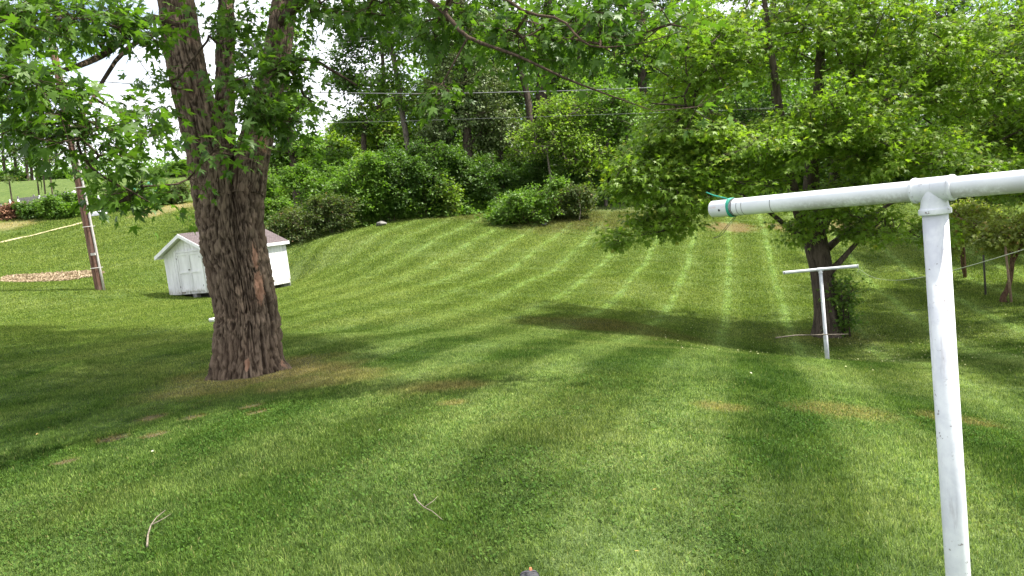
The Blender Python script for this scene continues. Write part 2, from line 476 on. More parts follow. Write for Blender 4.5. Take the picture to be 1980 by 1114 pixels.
# ------------------------------------------------------------------ leaves, branches, trees
def star_leaf(lobes, depth, n_mid=0):
    """outline of a palmate leaf, tip towards +y, stalk end at the origin"""
    pts = []
    angs = {5: (-118, -62, 0, 62, 118), 3: (-55, 0, 55)}[lobes]
    lens = {5: (0.62, 0.92, 1.1, 0.92, 0.62), 3: (0.85, 1.1, 0.85)}[lobes]
    for i, (a, l) in enumerate(zip(angs, lens)):
        a = R(a)
        if n_mid:
            for da, ll in ((-0.30, 0.62), (-0.20, 0.60)): pts.append(((a + da), l * ll * 1.05))
        pts.append((a, l))
        if n_mid:
            for da, ll in ((0.20, 0.60), (0.30, 0.62)): pts.append(((a + da), l * ll * 1.05))
        if i < len(angs) - 1: pts.append(((a + R(angs[i + 1])) / 2, depth))
    pts.append((R(180), 0.22))
    P = [(math.sin(a) * r_, math.cos(a) * r_ + 0.45, -0.22 * r_ * r_) for a, r_ in pts]
    P.append((0, 0.45, 0.0))
    c = len(P) - 1
    T = [(c, (i + 1) % c, i) for i in range(c)]
    return np.array(P) * 0.62, np.array(T)
LEAF_HI = star_leaf(5, 0.33, 1)
LEAF_MD = star_leaf(5, 0.36)
LEAF_LO = (np.array([(0, 0, 0), (0.42, 0.5, 0.10), (0, 1.0, -0.1), (-0.42, 0.5, 0.10)]), np.array([[0, 1, 2], [0, 2, 3]]))
LEAF_TRI = (np.array([(0, 0, 0), (0.5, 0.42, 0.1), (0.12, 0.5, -0.02), (0, 1.05, -0.15), (-0.12, 0.5, -0.02), (-0.5, 0.42, 0.1)]), np.array([[0, 1, 2], [0, 2, 4], [2, 3, 4], [0, 4, 5]]))

def nrm(a): return a / np.maximum(np.linalg.norm(a, axis=-1, keepdims=True), 1e-9)

def scatter_leaves(C, D, size, tmpl, droop=0.35, upness=1.1, svar=0.35):
    n = len(C)
    up = nrm(np.array([0, 0, upness]) + rng.normal(0, 0.62, (n, 3)))
    d = nrm(D + rng.normal(0, 0.45, (n, 3)) + np.array([0, 0, -droop]))
    side = nrm(np.cross(d, up)); nn = np.cross(side, d)
    s_ = size * (1 - svar + 2 * svar * rng.random(n))
    t, T = tmpl
    V = C[:, None, :] + s_[:, None, None] * (t[None, :, 0:1] * side[:, None, :] + t[None, :, 1:2] * d[:, None, :] + t[None, :, 2:3] * nn[:, None, :])
    k_ = len(t)
    F = (T[None] + (np.arange(n) * k_)[:, None, None]).reshape(-1, 3)
    return V.reshape(-1, 3), F

def tubes(segs, sides=5):
    """many tapering twigs as one triangle soup; segs = (a, b, ra, rb) arrays"""
    a, b, ra, rb = segs
    n = len(a); t = nrm(b - a)
    ref = np.where(np.abs(t[:, 2:3]) < 0.9, np.array([[0, 0, 1.0]]), np.array([[1.0, 0, 0]]))
    u = nrm(np.cross(t, ref)); v = np.cross(t, u)
    ang = np.arange(sides) * 2 * np.pi / sides
    o = np.cos(ang)[None, :, None] * u[:, None] + np.sin(ang)[None, :, None] * v[:, None]
    P = np.concatenate([a[:, None] + o * ra[:, None, None], b[:, None] + o * rb[:, None, None]], 1)
    F = []
    for i in range(sides):
        j = (i + 1) % sides
        F += [(i, j, sides + j), (i, sides + j, sides + i)]
    F = np.array(F)
    return P.reshape(-1, 3), (F[None] + (np.arange(n) * 2 * sides)[:, None, None]).reshape(-1, 3)

def grow(skel, clusters, tip_r, step=0.5, wig=0.12, power=0.42, arch=0.12):
    """skel: list of stems, each [(xyz, radius), ...]; joins every cluster to the nearest wood"""
    cap = 40000
    P = np.zeros((cap, 3)); par = np.full(cap, -1); fixed = np.zeros(cap); n = 0
    for st in skel:
        start_par = -1
        if n: start_par = int(np.argmin(((P[:n] - np.array(st[0][0])) ** 2).sum(1)))
        prev = start_par
        for (a, ra), (b, rb) in zip(st[:-1], st[1:]):
            a, b = np.array(a, float), np.array(b, float)
            m = max(1, int(np.linalg.norm(b - a) / step))
            for i in range(m):
                f = i / m
                P[n] = a + (b - a) * f; fixed[n] = ra + (rb - ra) * f; par[n] = prev; prev = n; n += 1
        P[n] = st[-1][0]; fixed[n] = st[-1][1]; par[n] = prev; n += 1
    base_n = n
    C = np.array(clusters)
    d0 = np.sqrt(((C[:, None] - P[None, :n]) ** 2).sum(-1)).min(1)
    tips = []
    for ci in np.argsort(d0):
        c_ = C[ci]
        v = c_ - P[:n]; d = np.sqrt((v ** 2).sum(1))
        cost = d + 0.9 * np.maximum(0, -v[:, 2] - 0.2) + (fixed[:n] > 0) * 0.25 * d + (np.arange(n) < 2) * 9
        j = int(np.argmin(cost)); L = d[j]
        m = max(1, min(14, int(L / step)))
        prev = j; a = P[j].copy()
        off = rng.normal(0, wig * L / 2, 3)
        for i in range(1, m + 1):
            f = i / m
            q = a + (c_ - a) * f + (off + np.array([0, 0, arch * L])) * math.sin(math.pi * f) + (rng.normal(0, wig * step * .35, 3) if i < m else 0)
            if n >= cap: break
            P[n] = q; par[n] = prev; prev = n; n += 1
        tips.append(prev)
    w = np.zeros(n)
    for t in tips: w[t] += 1
    for i in range(n - 1, -1, -1):
        if par[i] >= 0 and i >= base_n: w[par[i]] += w[i]
    r_ = tip_r * np.maximum(w, 1) ** power
    r_[:base_n] = fixed[:base_n]
    idx = np.arange(base_n, n); pa = par[idx]
    rp = np.minimum(r_[pa], np.maximum(r_[idx] * 1.35, tip_r))
    dirs = nrm(P[idx] - P[pa])
    tipdir = np.array([P[t] - P[par[t]] for t in tips])
    return (P[pa], P[idx] + dirs * r_[idx][:, None] * 0.3, rp, r_[idx]), C[np.argsort(d0)], nrm(tipdir)

def stem_mesh(stems, sides=12, flare=0.0):
    """smooth wandering stems as triangles: list of [(xyz, r), ...]"""
    Vs, Fs, n0 = [], [], 0
    for st in stems:
        pts = np.array([p for p, r_ in st], float); rr = np.array([r_ for p, r_ in st], float)
        m = max(10, int(np.linalg.norm(np.diff(pts, axis=0), axis=1).sum() / 0.25))
        t = np.linspace(0, len(pts) - 1, m); i0 = np.clip(t.astype(int), 0, len(pts) - 2); f = (t - i0)[:, None]
        def cr_(A):
            p0, p1, p2, p3 = A[np.maximum(i0 - 1, 0)], A[i0], A[i0 + 1], A[np.minimum(i0 + 2, len(A) - 1)]
            return 0.5 * (2 * p1 + (p2 - p0) * f + (2 * p0 - 5 * p1 + 4 * p2 - p3) * f ** 2 + (3 * p1 - p0 - 3 * p2 + p3) * f ** 3)
        C = cr_(pts); r_ = cr_(rr[:, None])[:, 0]
        tg = nrm(np.gradient(C, axis=0))
        u = nrm(np.cross(tg, np.array([0.2, 1, 0.1]))); v = np.cross(tg, u)
        ang = np.arange(sides) * 2 * np.pi / sides
        hgt = np.linalg.norm(C - C[0], axis=1)
        fl = 1 + flare * np.exp(-hgt / 0.35)
        lob = 1 + (0.06 + 0.5 * flare * np.exp(-hgt / 0.3))[:, None] * vnoise(np.c_[np.cos(np.tile(ang, m)) * 1.6, np.sin(np.tile(ang, m)) * 1.6, np.repeat(hgt, sides) * 0.7], 31).reshape(m, sides)
        P = C[:, None] + (r_ * fl)[:, None, None] * lob[:, :, None] * (np.cos(ang)[None, :, None] * u[:, None] + np.sin(ang)[None, :, None] * v[:, None])
        i, j = np.meshgrid(np.arange(m - 1), np.arange(sides), indexing='ij'); j2 = (j + 1) % sides
        a, b, c_, d = i * sides + j, i * sides + j2, (i + 1) * sides + j2, (i + 1) * sides + j
        F = np.concatenate([np.stack([a, b, c_], -1).reshape(-1, 3), np.stack([a, c_, d], -1).reshape(-1, 3)])
        Vs.append(P.reshape(-1, 3)); Fs.append(F + n0); n0 += m * sides
    return np.vstack(Vs), np.vstack(Fs)

def blob_points(blobs, shell=0.55):
    """blobs: (centre, (rx, ry, rz), n); cluster centres filling each blob, thicker towards its outside"""
    out_ = []
    for c_, r_, n in blobs:
        d = nrm(rng.normal(0, 1, (n, 3))); rad_ = (shell + (1 - shell) * rng.random(n)) * rng.random(n) ** 0.25
        q = np.array(c_) + d * rad_[:, None] * np.array(r_)
        q += 0.22 * np.array(r_) * np.c_[vnoise(q * 0.9, 41), vnoise(q * 0.9, 42), vnoise(q * 0.9, 43)]
        out_.append(q)
    return np.vstack(out_)

def pb(u, v, z, ru, rv, rz, n):
    """a blob given by where it is seen and its depth"""
    return (at(u, v, z), (ru * z / FPX, rz, rv * z / FPX), n)

def tree(name, label, cat, base, stems, blobs, lmat, bmat, size, per, sigma, tmpl, group=None, tip_r=0.008, step=0.5, upness=1.1,
         droop=0.35, shell=0.55, extra=None, sides=12, flare=0.25, twig_sides=4, clear=None, wig=0.12, flat=0.55, parts=('trunk', 'crown')):
    base = np.array(base, float)
    root = empty(name, base, label, cat, group)
    cl = blob_points(blobs, shell)
    if extra is not None: cl = np.vstack([cl, extra])
    cl = cl[cl[:, 2] > H(cl[:, 0], cl[:, 1]) + 0.08]
    segs, cl, td = grow(stems, cl, tip_r, step, wig)
    sV, sF = stem_mesh(stems, sides, flare)
    tV, tF = tubes(segs, twig_sides)
    # twiglets inside every cluster, carrying the leaves
    nt_ = 4
    k_ = np.repeat(np.arange(len(cl)), nt_)
    e = cl[k_] + rng.normal(0, 1, (len(k_), 3)) * np.array([sigma, sigma, sigma * flat]) * 1.1 + td[k_] * sigma * 0.5
    wV, wF = tubes((cl[k_] - td[k_] * sigma * 0.6, e, np.full(len(k_), tip_r * 0.9), np.full(len(k_), tip_r * 0.35)), 3)
    V = np.vstack([sV, tV, wV]); F = np.vstack([sF, tF + len(sV), wF + len(sV) + len(tV)])
    tri_mesh(parts[0], V, F, bmat, root, smooth=True)
    n = len(cl) * per
    k_ = rng.integers(0, len(cl), n)
    j = rng.integers(0, nt_, n)
    ends = e.reshape(len(cl), nt_, 3)[k_, j]
    f = rng.random((n, 1)) ** 0.6
    pts = cl[k_] + (ends - cl[k_]) * f + rng.normal(0, 1, (n, 3)) * np.array([sigma, sigma, sigma * flat]) * 0.45
    dirs = nrm(ends - cl[k_]) + 0.5 * nrm(pts - cl[k_])
    kz = pts[:, 2] > H(pts[:, 0], pts[:, 1]) + 0.02
    if clear is not None: kz &= ~clear(pts)
    pts, dirs = pts[kz], dirs[kz]
    V, F = scatter_leaves(pts, dirs, size, tmpl, droop, upness)
    tri_mesh(parts[1], V, F, lmat, root)
    return root

# barks
def bark(name, a, b, scale=9, depth=0.03):
    k = NT(name); p = k.pos()
    f = k.noise(scale, 5, p, 0.65, 0.6, stretch=(1.6, 1.6, 0.32)); f2 = k.noise(scale * 4, 4, p, 0.7)
    m = k.math('ADD', k.math('MULTIPLY', f, 0.75), k.math('MULTIPLY', f2, 0.25))
    return k.end(k.pbr(k.mix(k.ramp(m, 0.35, 0.62), a, b), 0.92, 0, k.bump(m, depth), 0.15))
B_DARK = bark('dark_bark', (0.035, 0.027, 0.020), (0.115, 0.090, 0.068))
B_GREY = bark('grey_bark', (0.07, 0.058, 0.045), (0.20, 0.17, 0.135))
B_VINE = bark('vine_bark', (0.05, 0.028, 0.018), (0.17, 0.10, 0.065), 16)
L_MAPLE = leaf_mat('silver_maple_leaf', (0.036, 0.085, 0.012), (0.125, 0.225, 0.030), 0.46, 0.45)
L_BRIGHT = leaf_mat('young_maple_leaf', (0.098, 0.180, 0.018), (0.250, 0.365, 0.046), 0.45, 0.5, warm=(0.28, 0.30, 0.04))
L_YELLOW = leaf_mat('yellow_green_leaf', (0.09, 0.155, 0.018), (0.205, 0.300, 0.036), 0.45, 0.5, warm=(0.34, 0.33, 0.05))
L_DARK = leaf_mat('deep_green_leaf', (0.034, 0.082, 0.013), (0.105, 0.190, 0.028), 0.34, 0.5)
L_MID = leaf_mat('mid_green_leaf', (0.058, 0.132, 0.016), (0.170, 0.285, 0.036), 0.40, 0.5)
L_PALE = leaf_mat('pale_grey_green_leaf', (0.050, 0.095, 0.022), (0.170, 0.215, 0.075), 0.26, 0.5)
L_DULL = leaf_mat('brownish_green_leaf', (0.045, 0.085, 0.018), (0.130, 0.170, 0.045), 0.38, 0.6, warm=(0.2, 0.12, 0.05))
L_GRAPE = leaf_mat('grape_leaf', (0.13, 0.17, 0.025), (0.30, 0.34, 0.075), 0.42, 0.5, warm=(0.36, 0.22, 0.08))

# ---------------- the big silver maple in front of the shed
k = NT('maple_bark')
at_ = k.n('ShaderNodeAttribute'); at_.attribute_name = 'relief'
sc_ = k.n('ShaderNodeAttribute'); sc_.attribute_name = 'scar'
p = k.pos()
f = k.noise(22, 5, p, 0.7, 0.5, stretch=(1.4, 1.4, 0.4)); f2 = k.noise(90, 4, p, 0.7); f3 = k.noise(2.2, 3, p)
m = k.math('ADD', k.math('MULTIPLY', at_.outputs['Fac'], 0.60), k.math('MULTIPLY', f, 0.62))
c = k.mix(k.ramp(m, 0.32, 0.92), (0.030, 0.020, 0.014), (0.225, 0.166, 0.120))
c = k.mix(k.math('MULTIPLY', k.ramp(f3, 0.45, 0.7), 0.35), c, (0.15, 0.10, 0.07))
c = k.mix(k.math('MULTIPLY', k.ramp(f2, 0.58, 0.8), 0.35), c, (0.30, 0.255, 0.21))
c = k.mix(k.math('MULTIPLY', k.ramp(k.math('ADD', sc_.outputs['Fac'], k.math('MULTIPLY', k.math('SUBTRACT', f, 0.5), 2.4)), 0.30, 0.65), 0.7), c, (0.42, 0.235, 0.155))
M_MBARK = k.end(k.pbr(c, 0.95, 0, k.bump(k.math('ADD', f, k.math('MULTIPLY', f2, 0.5)), 0.02), 0.12))

def bark_relief(s_arc, hgt, R0, seed, cw=0.062, chh=0.19):
    """height of plated, furrowed bark; s_arc in cells round the stem (periodic), hgt in metres"""
    ncell = max(8, int(round(2 * math.pi * R0 / cw)))
    th = s_arc
    wob = 0.8 * vnoise(np.c_[np.cos(th) * 3, np.sin(th) * 3, hgt * 1.5], seed) + 0.35 * vnoise(np.c_[np.cos(th) * 9, np.sin(th) * 9, hgt * 5], seed + 1)
    U = th / (2 * np.pi) * ncell + wob
    W = hgt / chh + 0.5 * vnoise(np.c_[np.cos(th) * 4, np.sin(th) * 4, hgt * 3], seed + 2)
    iu, iw = np.floor(U).astype(int), np.floor(W).astype(int)
    F1 = np.full(len(U), 9.0); F2 = np.full(len(U), 9.0); hid = np.zeros(len(U)); ly = np.zeros(len(U))
    for du in (-1, 0, 1):
        for dw in (-1, 0, 1):
            cu, cw_ = iu + du, iw + dw
            cm = np.mod(cu, ncell)
            jx = cu + 0.5 + 0.7 * (hash3(cm, cw_, cm * 0, seed) - 0.5) + 0.25 * (cw_ % 2); jy = cw_ + 0.5 + 0.8 * (hash3(cm, cw_, cm * 0 + 1, seed) - 0.5)
            d = np.sqrt((U - jx) ** 2 * 1.25 + (W - jy) ** 2 * 0.9)
            nw = d < F1
            F2 = np.where(nw, F1, np.minimum(F2, d)); hid = np.where(nw, hash3(cm, cw_, cm * 0 + 2, seed), hid); ly = np.where(nw, W - jy, ly)
            F1 = np.where(nw, d, F1)
    e = np.clip((F2 - F1) / 0.42, 0, 1); e = e * e * (3 - 2 * e)
    q = np.c_[np.cos(th) * R0 * 30, np.sin(th) * R0 * 30, hgt * 6.0 + 3 * vnoise(np.c_[np.cos(th) * 4, np.sin(th) * 4, hgt * 2], seed + 3)]
    rid = 1 - np.abs(vnoise(q, seed + 4)) * 1.9; rid2 = 1 - np.abs(vnoise(q * np.array([2.1, 2.1, 2.6]) + 9, seed + 5)) * 1.9
    pl = e * (0.45 + 0.55 * hid) - 0.22 * ly * e
    rid3 = vnoise(np.c_[np.cos(th) * 14, np.sin(th) * 14, hgt * 9], seed + 8)
    return np.clip(0.40 * pl + 0.42 * rid + 0.22 * rid2 + 0.16 * rid3, 0, 1.25)

def big_maple():
    Z0 = 10.8
    px = Z0 / FPX
    base = np.array([MAPLE[0], MAPLE[1], g(MAPLE[0], MAPLE[1])])
    # stems by where they are seen: u, v, width in px, depth offset
    left = [(462,735,92,0),(458,690,88,0),(453,600,75,0),(437,520,77,0),(424,450,74,0),(411,380,72,0),(404,320,72,0),(388,250,72,.05),(370,170,72,.1),(352,90,70,.2),(340,0,66,.3),(325,-120,58,.5),(300,-260,48,.9),(270,-420,36,1.4)]
    right = [(500,735,92,.05),(503,690,84,.05),(501,600,74,.1),(488,520,71,.1),(478,450,66,.15),(480,380,63,.2),(484,320,64,.3),(500,248,60,.5),(522,165,52,.7),(539,83,48,.9),(551,0,46,1.1),(570,-130,40,1.4),(600,-280,32,1.8),(640,-420,24,2.2)]
    mid = [(430,350,44,.4),(436,270,40,.45),(434,210,37,.5),(435,150,35,.7),(436,83,32,.8),(437,0,29,1.0),(445,-140,25,1.3),(440,-330,18,1.7)]
    def world(L): return [(at(u, v, Z0 + dz), w * (Z0 + dz) / FPX / 2) for u, v, w, dz in L]
    Lw, Rw, Mw = world(left), world(right), world(mid)
    def resample(st, step):
        P = np.array([q for q, r_ in st]); rr = np.array([r_ for q, r_ in st])
        L = np.r_[0, np.cumsum(np.linalg.norm(np.diff(P, axis=0), axis=1))]
        s_ = np.arange(0, L[-1], step)
        Pi = np.stack([np.interp(s_, L, P[:, i]) for i in range(3)], 1); ri = np.interp(s_, L, rr)
        ker = np.hanning(41); ker /= ker.sum()
        def sm(a):
            ap = np.concatenate([2 * a[0] - a[20:0:-1], a, 2 * a[-1] - a[-2:-22:-1]]); return np.convolve(ap, ker, 'valid')
        Pi = np.stack([sm(Pi[:, i]) for i in range(3)], 1); ri = sm(ri)
        return s_, Pi, ri
    Vs, Fs, Re, Sc, n0 = [], [], [], [], 0
    scars = [(at(486,560,10.35),.34,.075),(at(477,500,10.35),.30,.05),(at(512,560,10.4),.16,.03),(at(460,716,10.15),.11,.06),(at(532,712,10.3),.13,.09),(at(500,264,10.9),.30,.07)]
    def ring_surface(C, N1, N2, rfun, s_, R0, seed, amp, nang):
        nonlocal n0
        m = len(C)
        ang = np.arange(nang) * 2 * np.pi / nang
        TH = np.tile(ang, m); S = np.repeat(s_, nang)
        rel = bark_relief(TH, S + 50, R0, seed)
        r_ = rfun(TH, S)
        r_ = r_ + amp * (rel - 0.55) + 0.012 * vnoise(np.c_[np.cos(TH) * 5, np.sin(TH) * 5, S * 6], seed + 7)
        P = np.repeat(C, nang, 0) + r_[:, None] * (np.cos(TH)[:, None] * np.repeat(N1, nang, 0) + np.sin(TH)[:, None] * np.repeat(N2, nang, 0))
        i, j = np.meshgrid(np.arange(m - 1), np.arange(nang), indexing='ij'); j2 = (j + 1) % nang
        a, b, c_, d = i * nang + j, i * nang + j2, (i + 1) * nang + j2, (i + 1) * nang + j
        F = np.concatenate([np.stack([a, b, c_], -1).reshape(-1, 3), np.stack([a, c_, d], -1).reshape(-1, 3)])
        sc = np.zeros(len(P))
        for q, hz, wx in scars:
            dd = P - q
            if len(P): sc = np.maximum(sc, 1 - np.sqrt((dd[:, 0] / wx) ** 2 + (dd[:, 2] / hz) ** 2 + (np.maximum(np.abs(dd[:, 1]) - .35, 0) / .15) ** 2))
        Vs.append(P); Fs.append(F + n0); Re.append(rel); Sc.append(np.clip(sc * 1.4, 0, 1)); n0 += len(P)
    step = 0.014
    # lower double trunk as one surface
    sl, Cl, rl = resample(Lw, step); sr, Cr, rr = resample(Rw, step)
    zl = Cl[:, 2]
    top_z = at(405, 318, Z0)[2]
    zz = np.arange(base[2] - 0.12, top_z, step)
    cl_ = np.stack([np.interp(zz, zl, Cl[:, i]) for i in range(3)], 1); r1 = np.interp(zz, zl, rl)
    zr = Cr[:, 2]; cr_ = np.stack([np.interp(zz, zr, Cr[:, i]) for i in range(3)], 1); r2 = np.interp(zz, zr, rr)
    C0 = 0.5 * (cl_ + cr_); C0[:, 2] = zz
    m = len(zz)
    def rf(TH, S):
        nang = len(TH) // m
        ux, uy = np.cos(TH), np.sin(TH)
        res = []
        for c_, r_ in ((cl_, r1), (cr_, r2)):
            ox, oy = np.repeat(c_[:, 0] - C0[:, 0], nang), np.repeat(c_[:, 1] - C0[:, 1], nang)
            rr_ = np.repeat(r_, nang)
            b = ox * ux + oy * uy; disc = rr_ ** 2 - (ox ** 2 + oy ** 2 - b ** 2)
            t = np.where(disc > 0, b + np.sqrt(np.maximum(disc, 0)), np.maximum(0.05, b * 0.6))
            res.append(np.maximum(t, 0.04))
        k_ = 60.0
        r_ = np.log(np.exp(k_ * res[0]) + np.exp(k_ * res[1])) / k_ - 0.01
        h = np.repeat(zz - base[2], nang)
        fl = np.exp(-np.maximum(h, 0) / 0.20)
        lob = 0.5 + 0.5 * np.cos(TH * 5 + 0.8 + 0.9 * np.sin(TH * 2)) + 0.3 * vnoise(np.c_[ux * 4, uy * 4, h * 4], 57)
        r_ = r_ + fl * (0.02 + 0.10 * lob ** 2)
        r_ *= 1 + 0.045 * vnoise(np.c_[ux * 1.8, uy * 1.8, h * 1.1], 55)
        return r_
    ex, ey = np.tile([1.0, 0, 0], (m, 1)), np.tile([0, 1.0, 0], (m, 1))
    ring_surface(C0, ex, ey, rf, zz - base[2], 0.42, 61, 0.058, 250)
    # upper stems
    for st, i_start, seed in ((Lw, 5, 71), (Rw, 5, 81), (Mw, 0, 91)):
        s_, C, r_ = resample(st[i_start:], step if seed != 91 else 0.02)
        tg = nrm(np.gradient(C, axis=0)); u = nrm(np.cross(tg, np.array([0.0, 1, 0.0]))); v = np.cross(tg, u)
        nang = 150 if seed != 91 else 80
        m2 = len(C)
        ring_surface(C, u, v, lambda TH, S, r_=r_, nang=nang, m2=m2: np.repeat(r_, nang) * (1 + 0.06 * vnoise(np.c_[np.cos(TH) * 1.5, np.sin(TH) * 1.5, S * 1.3], 66)), s_, float(r_[0]), seed, 0.030, nang)
    bark_V, bark_F = np.vstack(Vs), np.vstack(Fs)
    relief, scar = np.concatenate(Re), np.concatenate(Sc)

    root = empty('maple_tree', base, 'big old maple with thick shaggy forking trunk standing in front of the white shed', 'tree')
    # limbs leading to the foliage that hangs into the picture, and the crown overhead
    def path(pts, rs):
        P = [at(*q) for q in pts]; n = len(P)
        rr = np.interp(np.linspace(0, 1, n), np.linspace(0, 1, len(rs)), rs)
        return [(P[i], float(rr[i])) for i in range(n)]
    limbs = [path([(345,52,10.9),(300,36,10.3),(262,52,9.7),(228,82,9.0),(205,102,8.4),(150,128,7.6),(60,150,6.6)], (.07,.05,.045,.035,.012)),
             path([(335,-60,11.0),(200,-40,9.5),(80,10,8.0),(-60,40,6.8)], (.08,.04,.02)),
             path([(545,40,11.6),(610,-20,10.5),(700,-60,9.5),(800,-20,8.6),(862,28,8.2),(905,72,8.0),(1000,108,7.8),(1090,150,7.7),(1180,185,7.6),(1265,215,7.5)], (.08,.05,.026,.023,.020,.013,.009,.004)),
             path([(700,-60,9.5),(850,-40,8.4),(960,-10,8.0),(1020,25,7.8),(1085,38,7.7),(1120,75,7.6),(1160,92,7.6),(1250,82,7.6),(1330,55,7.6)], (.03,.020,.015,.011,.007,.003)),
             path([(540,120,11.4),(600,115,11.0),(640,135,10.6),(690,165,10.2)], (.035,.012)),
             path([(345,52,10.9),(250,90,9.2),(180,190,7.8),(150,260,7.0),(165,310,6.9),(205,345,6.9),(250,368,7.0),(290,392,7.1)], (.035,.02,.012,.010,.005)),
             path([(560,-60,11.7),(660,-90,12.5),(760,-200,13.5)], (.09, .05)),
             path([(445,-140,12.1),(380,-300,13.5),(300,-420,15)], (.08, .04))]
    T = np.array([base[0], base[1], 0])
    def wb(x, y, z, rx, ry, rz, n): return (np.array([base[0] + x, base[1] + y, base[2] + z]), (rx, ry, rz), n)
    blobs = [pb(50,30,6.9,190,75,1.1,42), pb(220,45,8.2,95,60,.9,26), pb(60,150,6.4,110,55,.8,26), pb(150,225,6.8,110,55,.7,13), pb(60,262,6.8,60,22,.5,7),
             pb(470,175,9.6,70,50,.6,13), pb(440,70,10.2,90,45,.6,10), pb(565,150,10.2,40,85,.6,22), pb(620,20,10.6,90,36,.7,24), pb(555,240,9.8,46,35,.4,10), pb(285,235,8.2,45,60,.5,8),
             pb(412,288,7.6,40,12,.2,4), pb(350,352,7.8,28,10,.2,3), pb(262,378,7.2,46,36,.35,9), pb(215,305,7.0,55,22,.4,7), pb(150,270,6.6,40,22,.3,4), pb(335,200,10.2,40,110,.5,8),
             pb(730,15,9.4,90,46,.6,22), pb(880,50,8.7,80,50,.6,22), pb(1010,80,8.2,100,60,.6,24), pb(1140,60,8.1,100,65,.6,22), pb(1270,50,8.0,80,50,.5,12), pb(1340,214,7.7,16,9,.1,2), pb(862,185,8.0,14,70,.15,5),
             pb(482,110,10.0,45,90,.5,14), pb(500,215,9.6,45,35,.4,14)]
    low = blob_points(blobs, 0.35)
    # the crown overhead: shaped sunward from the shade wanted on the lawn
    poly = np.array([(-3.4,13.8),(-7.6,18.0),(-16,24.3),(-22,20),(-14,12.8),(-5.5,8.4),(-3.8,7.6),(-2.4,9),(-2.0,11.5)])
    Q_ = rng.uniform((-22, 6), (0, 25), (6000, 2)); ins = np.zeros(len(Q_), bool)
    for i in range(len(poly)):
        (x1, y1), (x2, y2) = poly[i], poly[(i + 1) % len(poly)]
        ins ^= ((y1 > Q_[:, 1]) != (y2 > Q_[:, 1])) & (Q_[:, 0] < (x2 - x1) * (Q_[:, 1] - y1) / (y2 - y1 + 1e-9) + x1)
    Q_ = Q_[ins][:1500]
    hh_ = np.maximum(6.6, 1.9 + .40 * Q_[:, 1]) + rng.random(len(Q_)) * 2.6
    high = np.c_[Q_[:, 0] + SUN_TO.x / SUN_TO.z * hh_, Q_[:, 1] + SUN_TO.y / SUN_TO.z * hh_, H(Q_[:, 0], Q_[:, 1]) + hh_]
    cl = np.vstack([low, high])
    segs, cl, td = grow([Lw, Rw, Mw] + limbs, cl, 0.0042, 0.35, 0.14, 0.45)
    tV, tF = tubes(segs, 6)
    lV, lF = stem_mesh(limbs, 10)
    nt_ = 5; sg = 0.20
    k_ = np.repeat(np.arange(len(cl)), nt_)
    e = cl[k_] + rng.normal(0, 1, (len(k_), 3)) * np.array([sg, sg, sg * .6]) + td[k_] * sg * 0.5
    wV, wF = tubes((cl[k_], e, np.full(len(k_), .0032), np.full(len(k_), .0013)), 3)
    V = np.vstack([bark_V, lV, tV, wV]); F = np.vstack([bark_F, lF + len(bark_V), tF + len(bark_V) + len(lV), wF + len(bark_V) + len(lV) + len(tV)])
    pad = len(V) - len(relief)
    tri_mesh('trunk', V, F, M_MBARK, root, smooth=True, attr={'relief': np.r_[relief, np.full(pad, .3)], 'scar': np.r_[scar, np.zeros(pad)]})
    up_ = (cl[:, 2] - base[2] > 6.4).astype(float) * 2.4 + 1.0          # more leaves added to the crown overhead to deepen its shade
    n = int(len(cl) * 48)
    k_ = rng.choice(len(cl), n, p=up_ / up_.sum()); j = rng.integers(0, nt_, n)
    ends = e.reshape(len(cl), nt_, 3)[k_, j]
    f = rng.random((n, 1)) ** 0.5
    pts = cl[k_] + (ends - cl[k_]) * f * 1.1 + rng.normal(0, 1, (n, 3)) * sg * np.where(up_[k_] > 1.5, 0.9, 0.28)[:, None]
    dirs = nrm(ends - cl[k_]) + 0.7 * nrm(pts - cl[k_])
    V, F = scatter_leaves(pts, dirs, 0.125, LEAF_HI, 0.75, 0.9, 0.4)
    tri_mesh('crown', V, F, L_MAPLE, root)
big_maple()

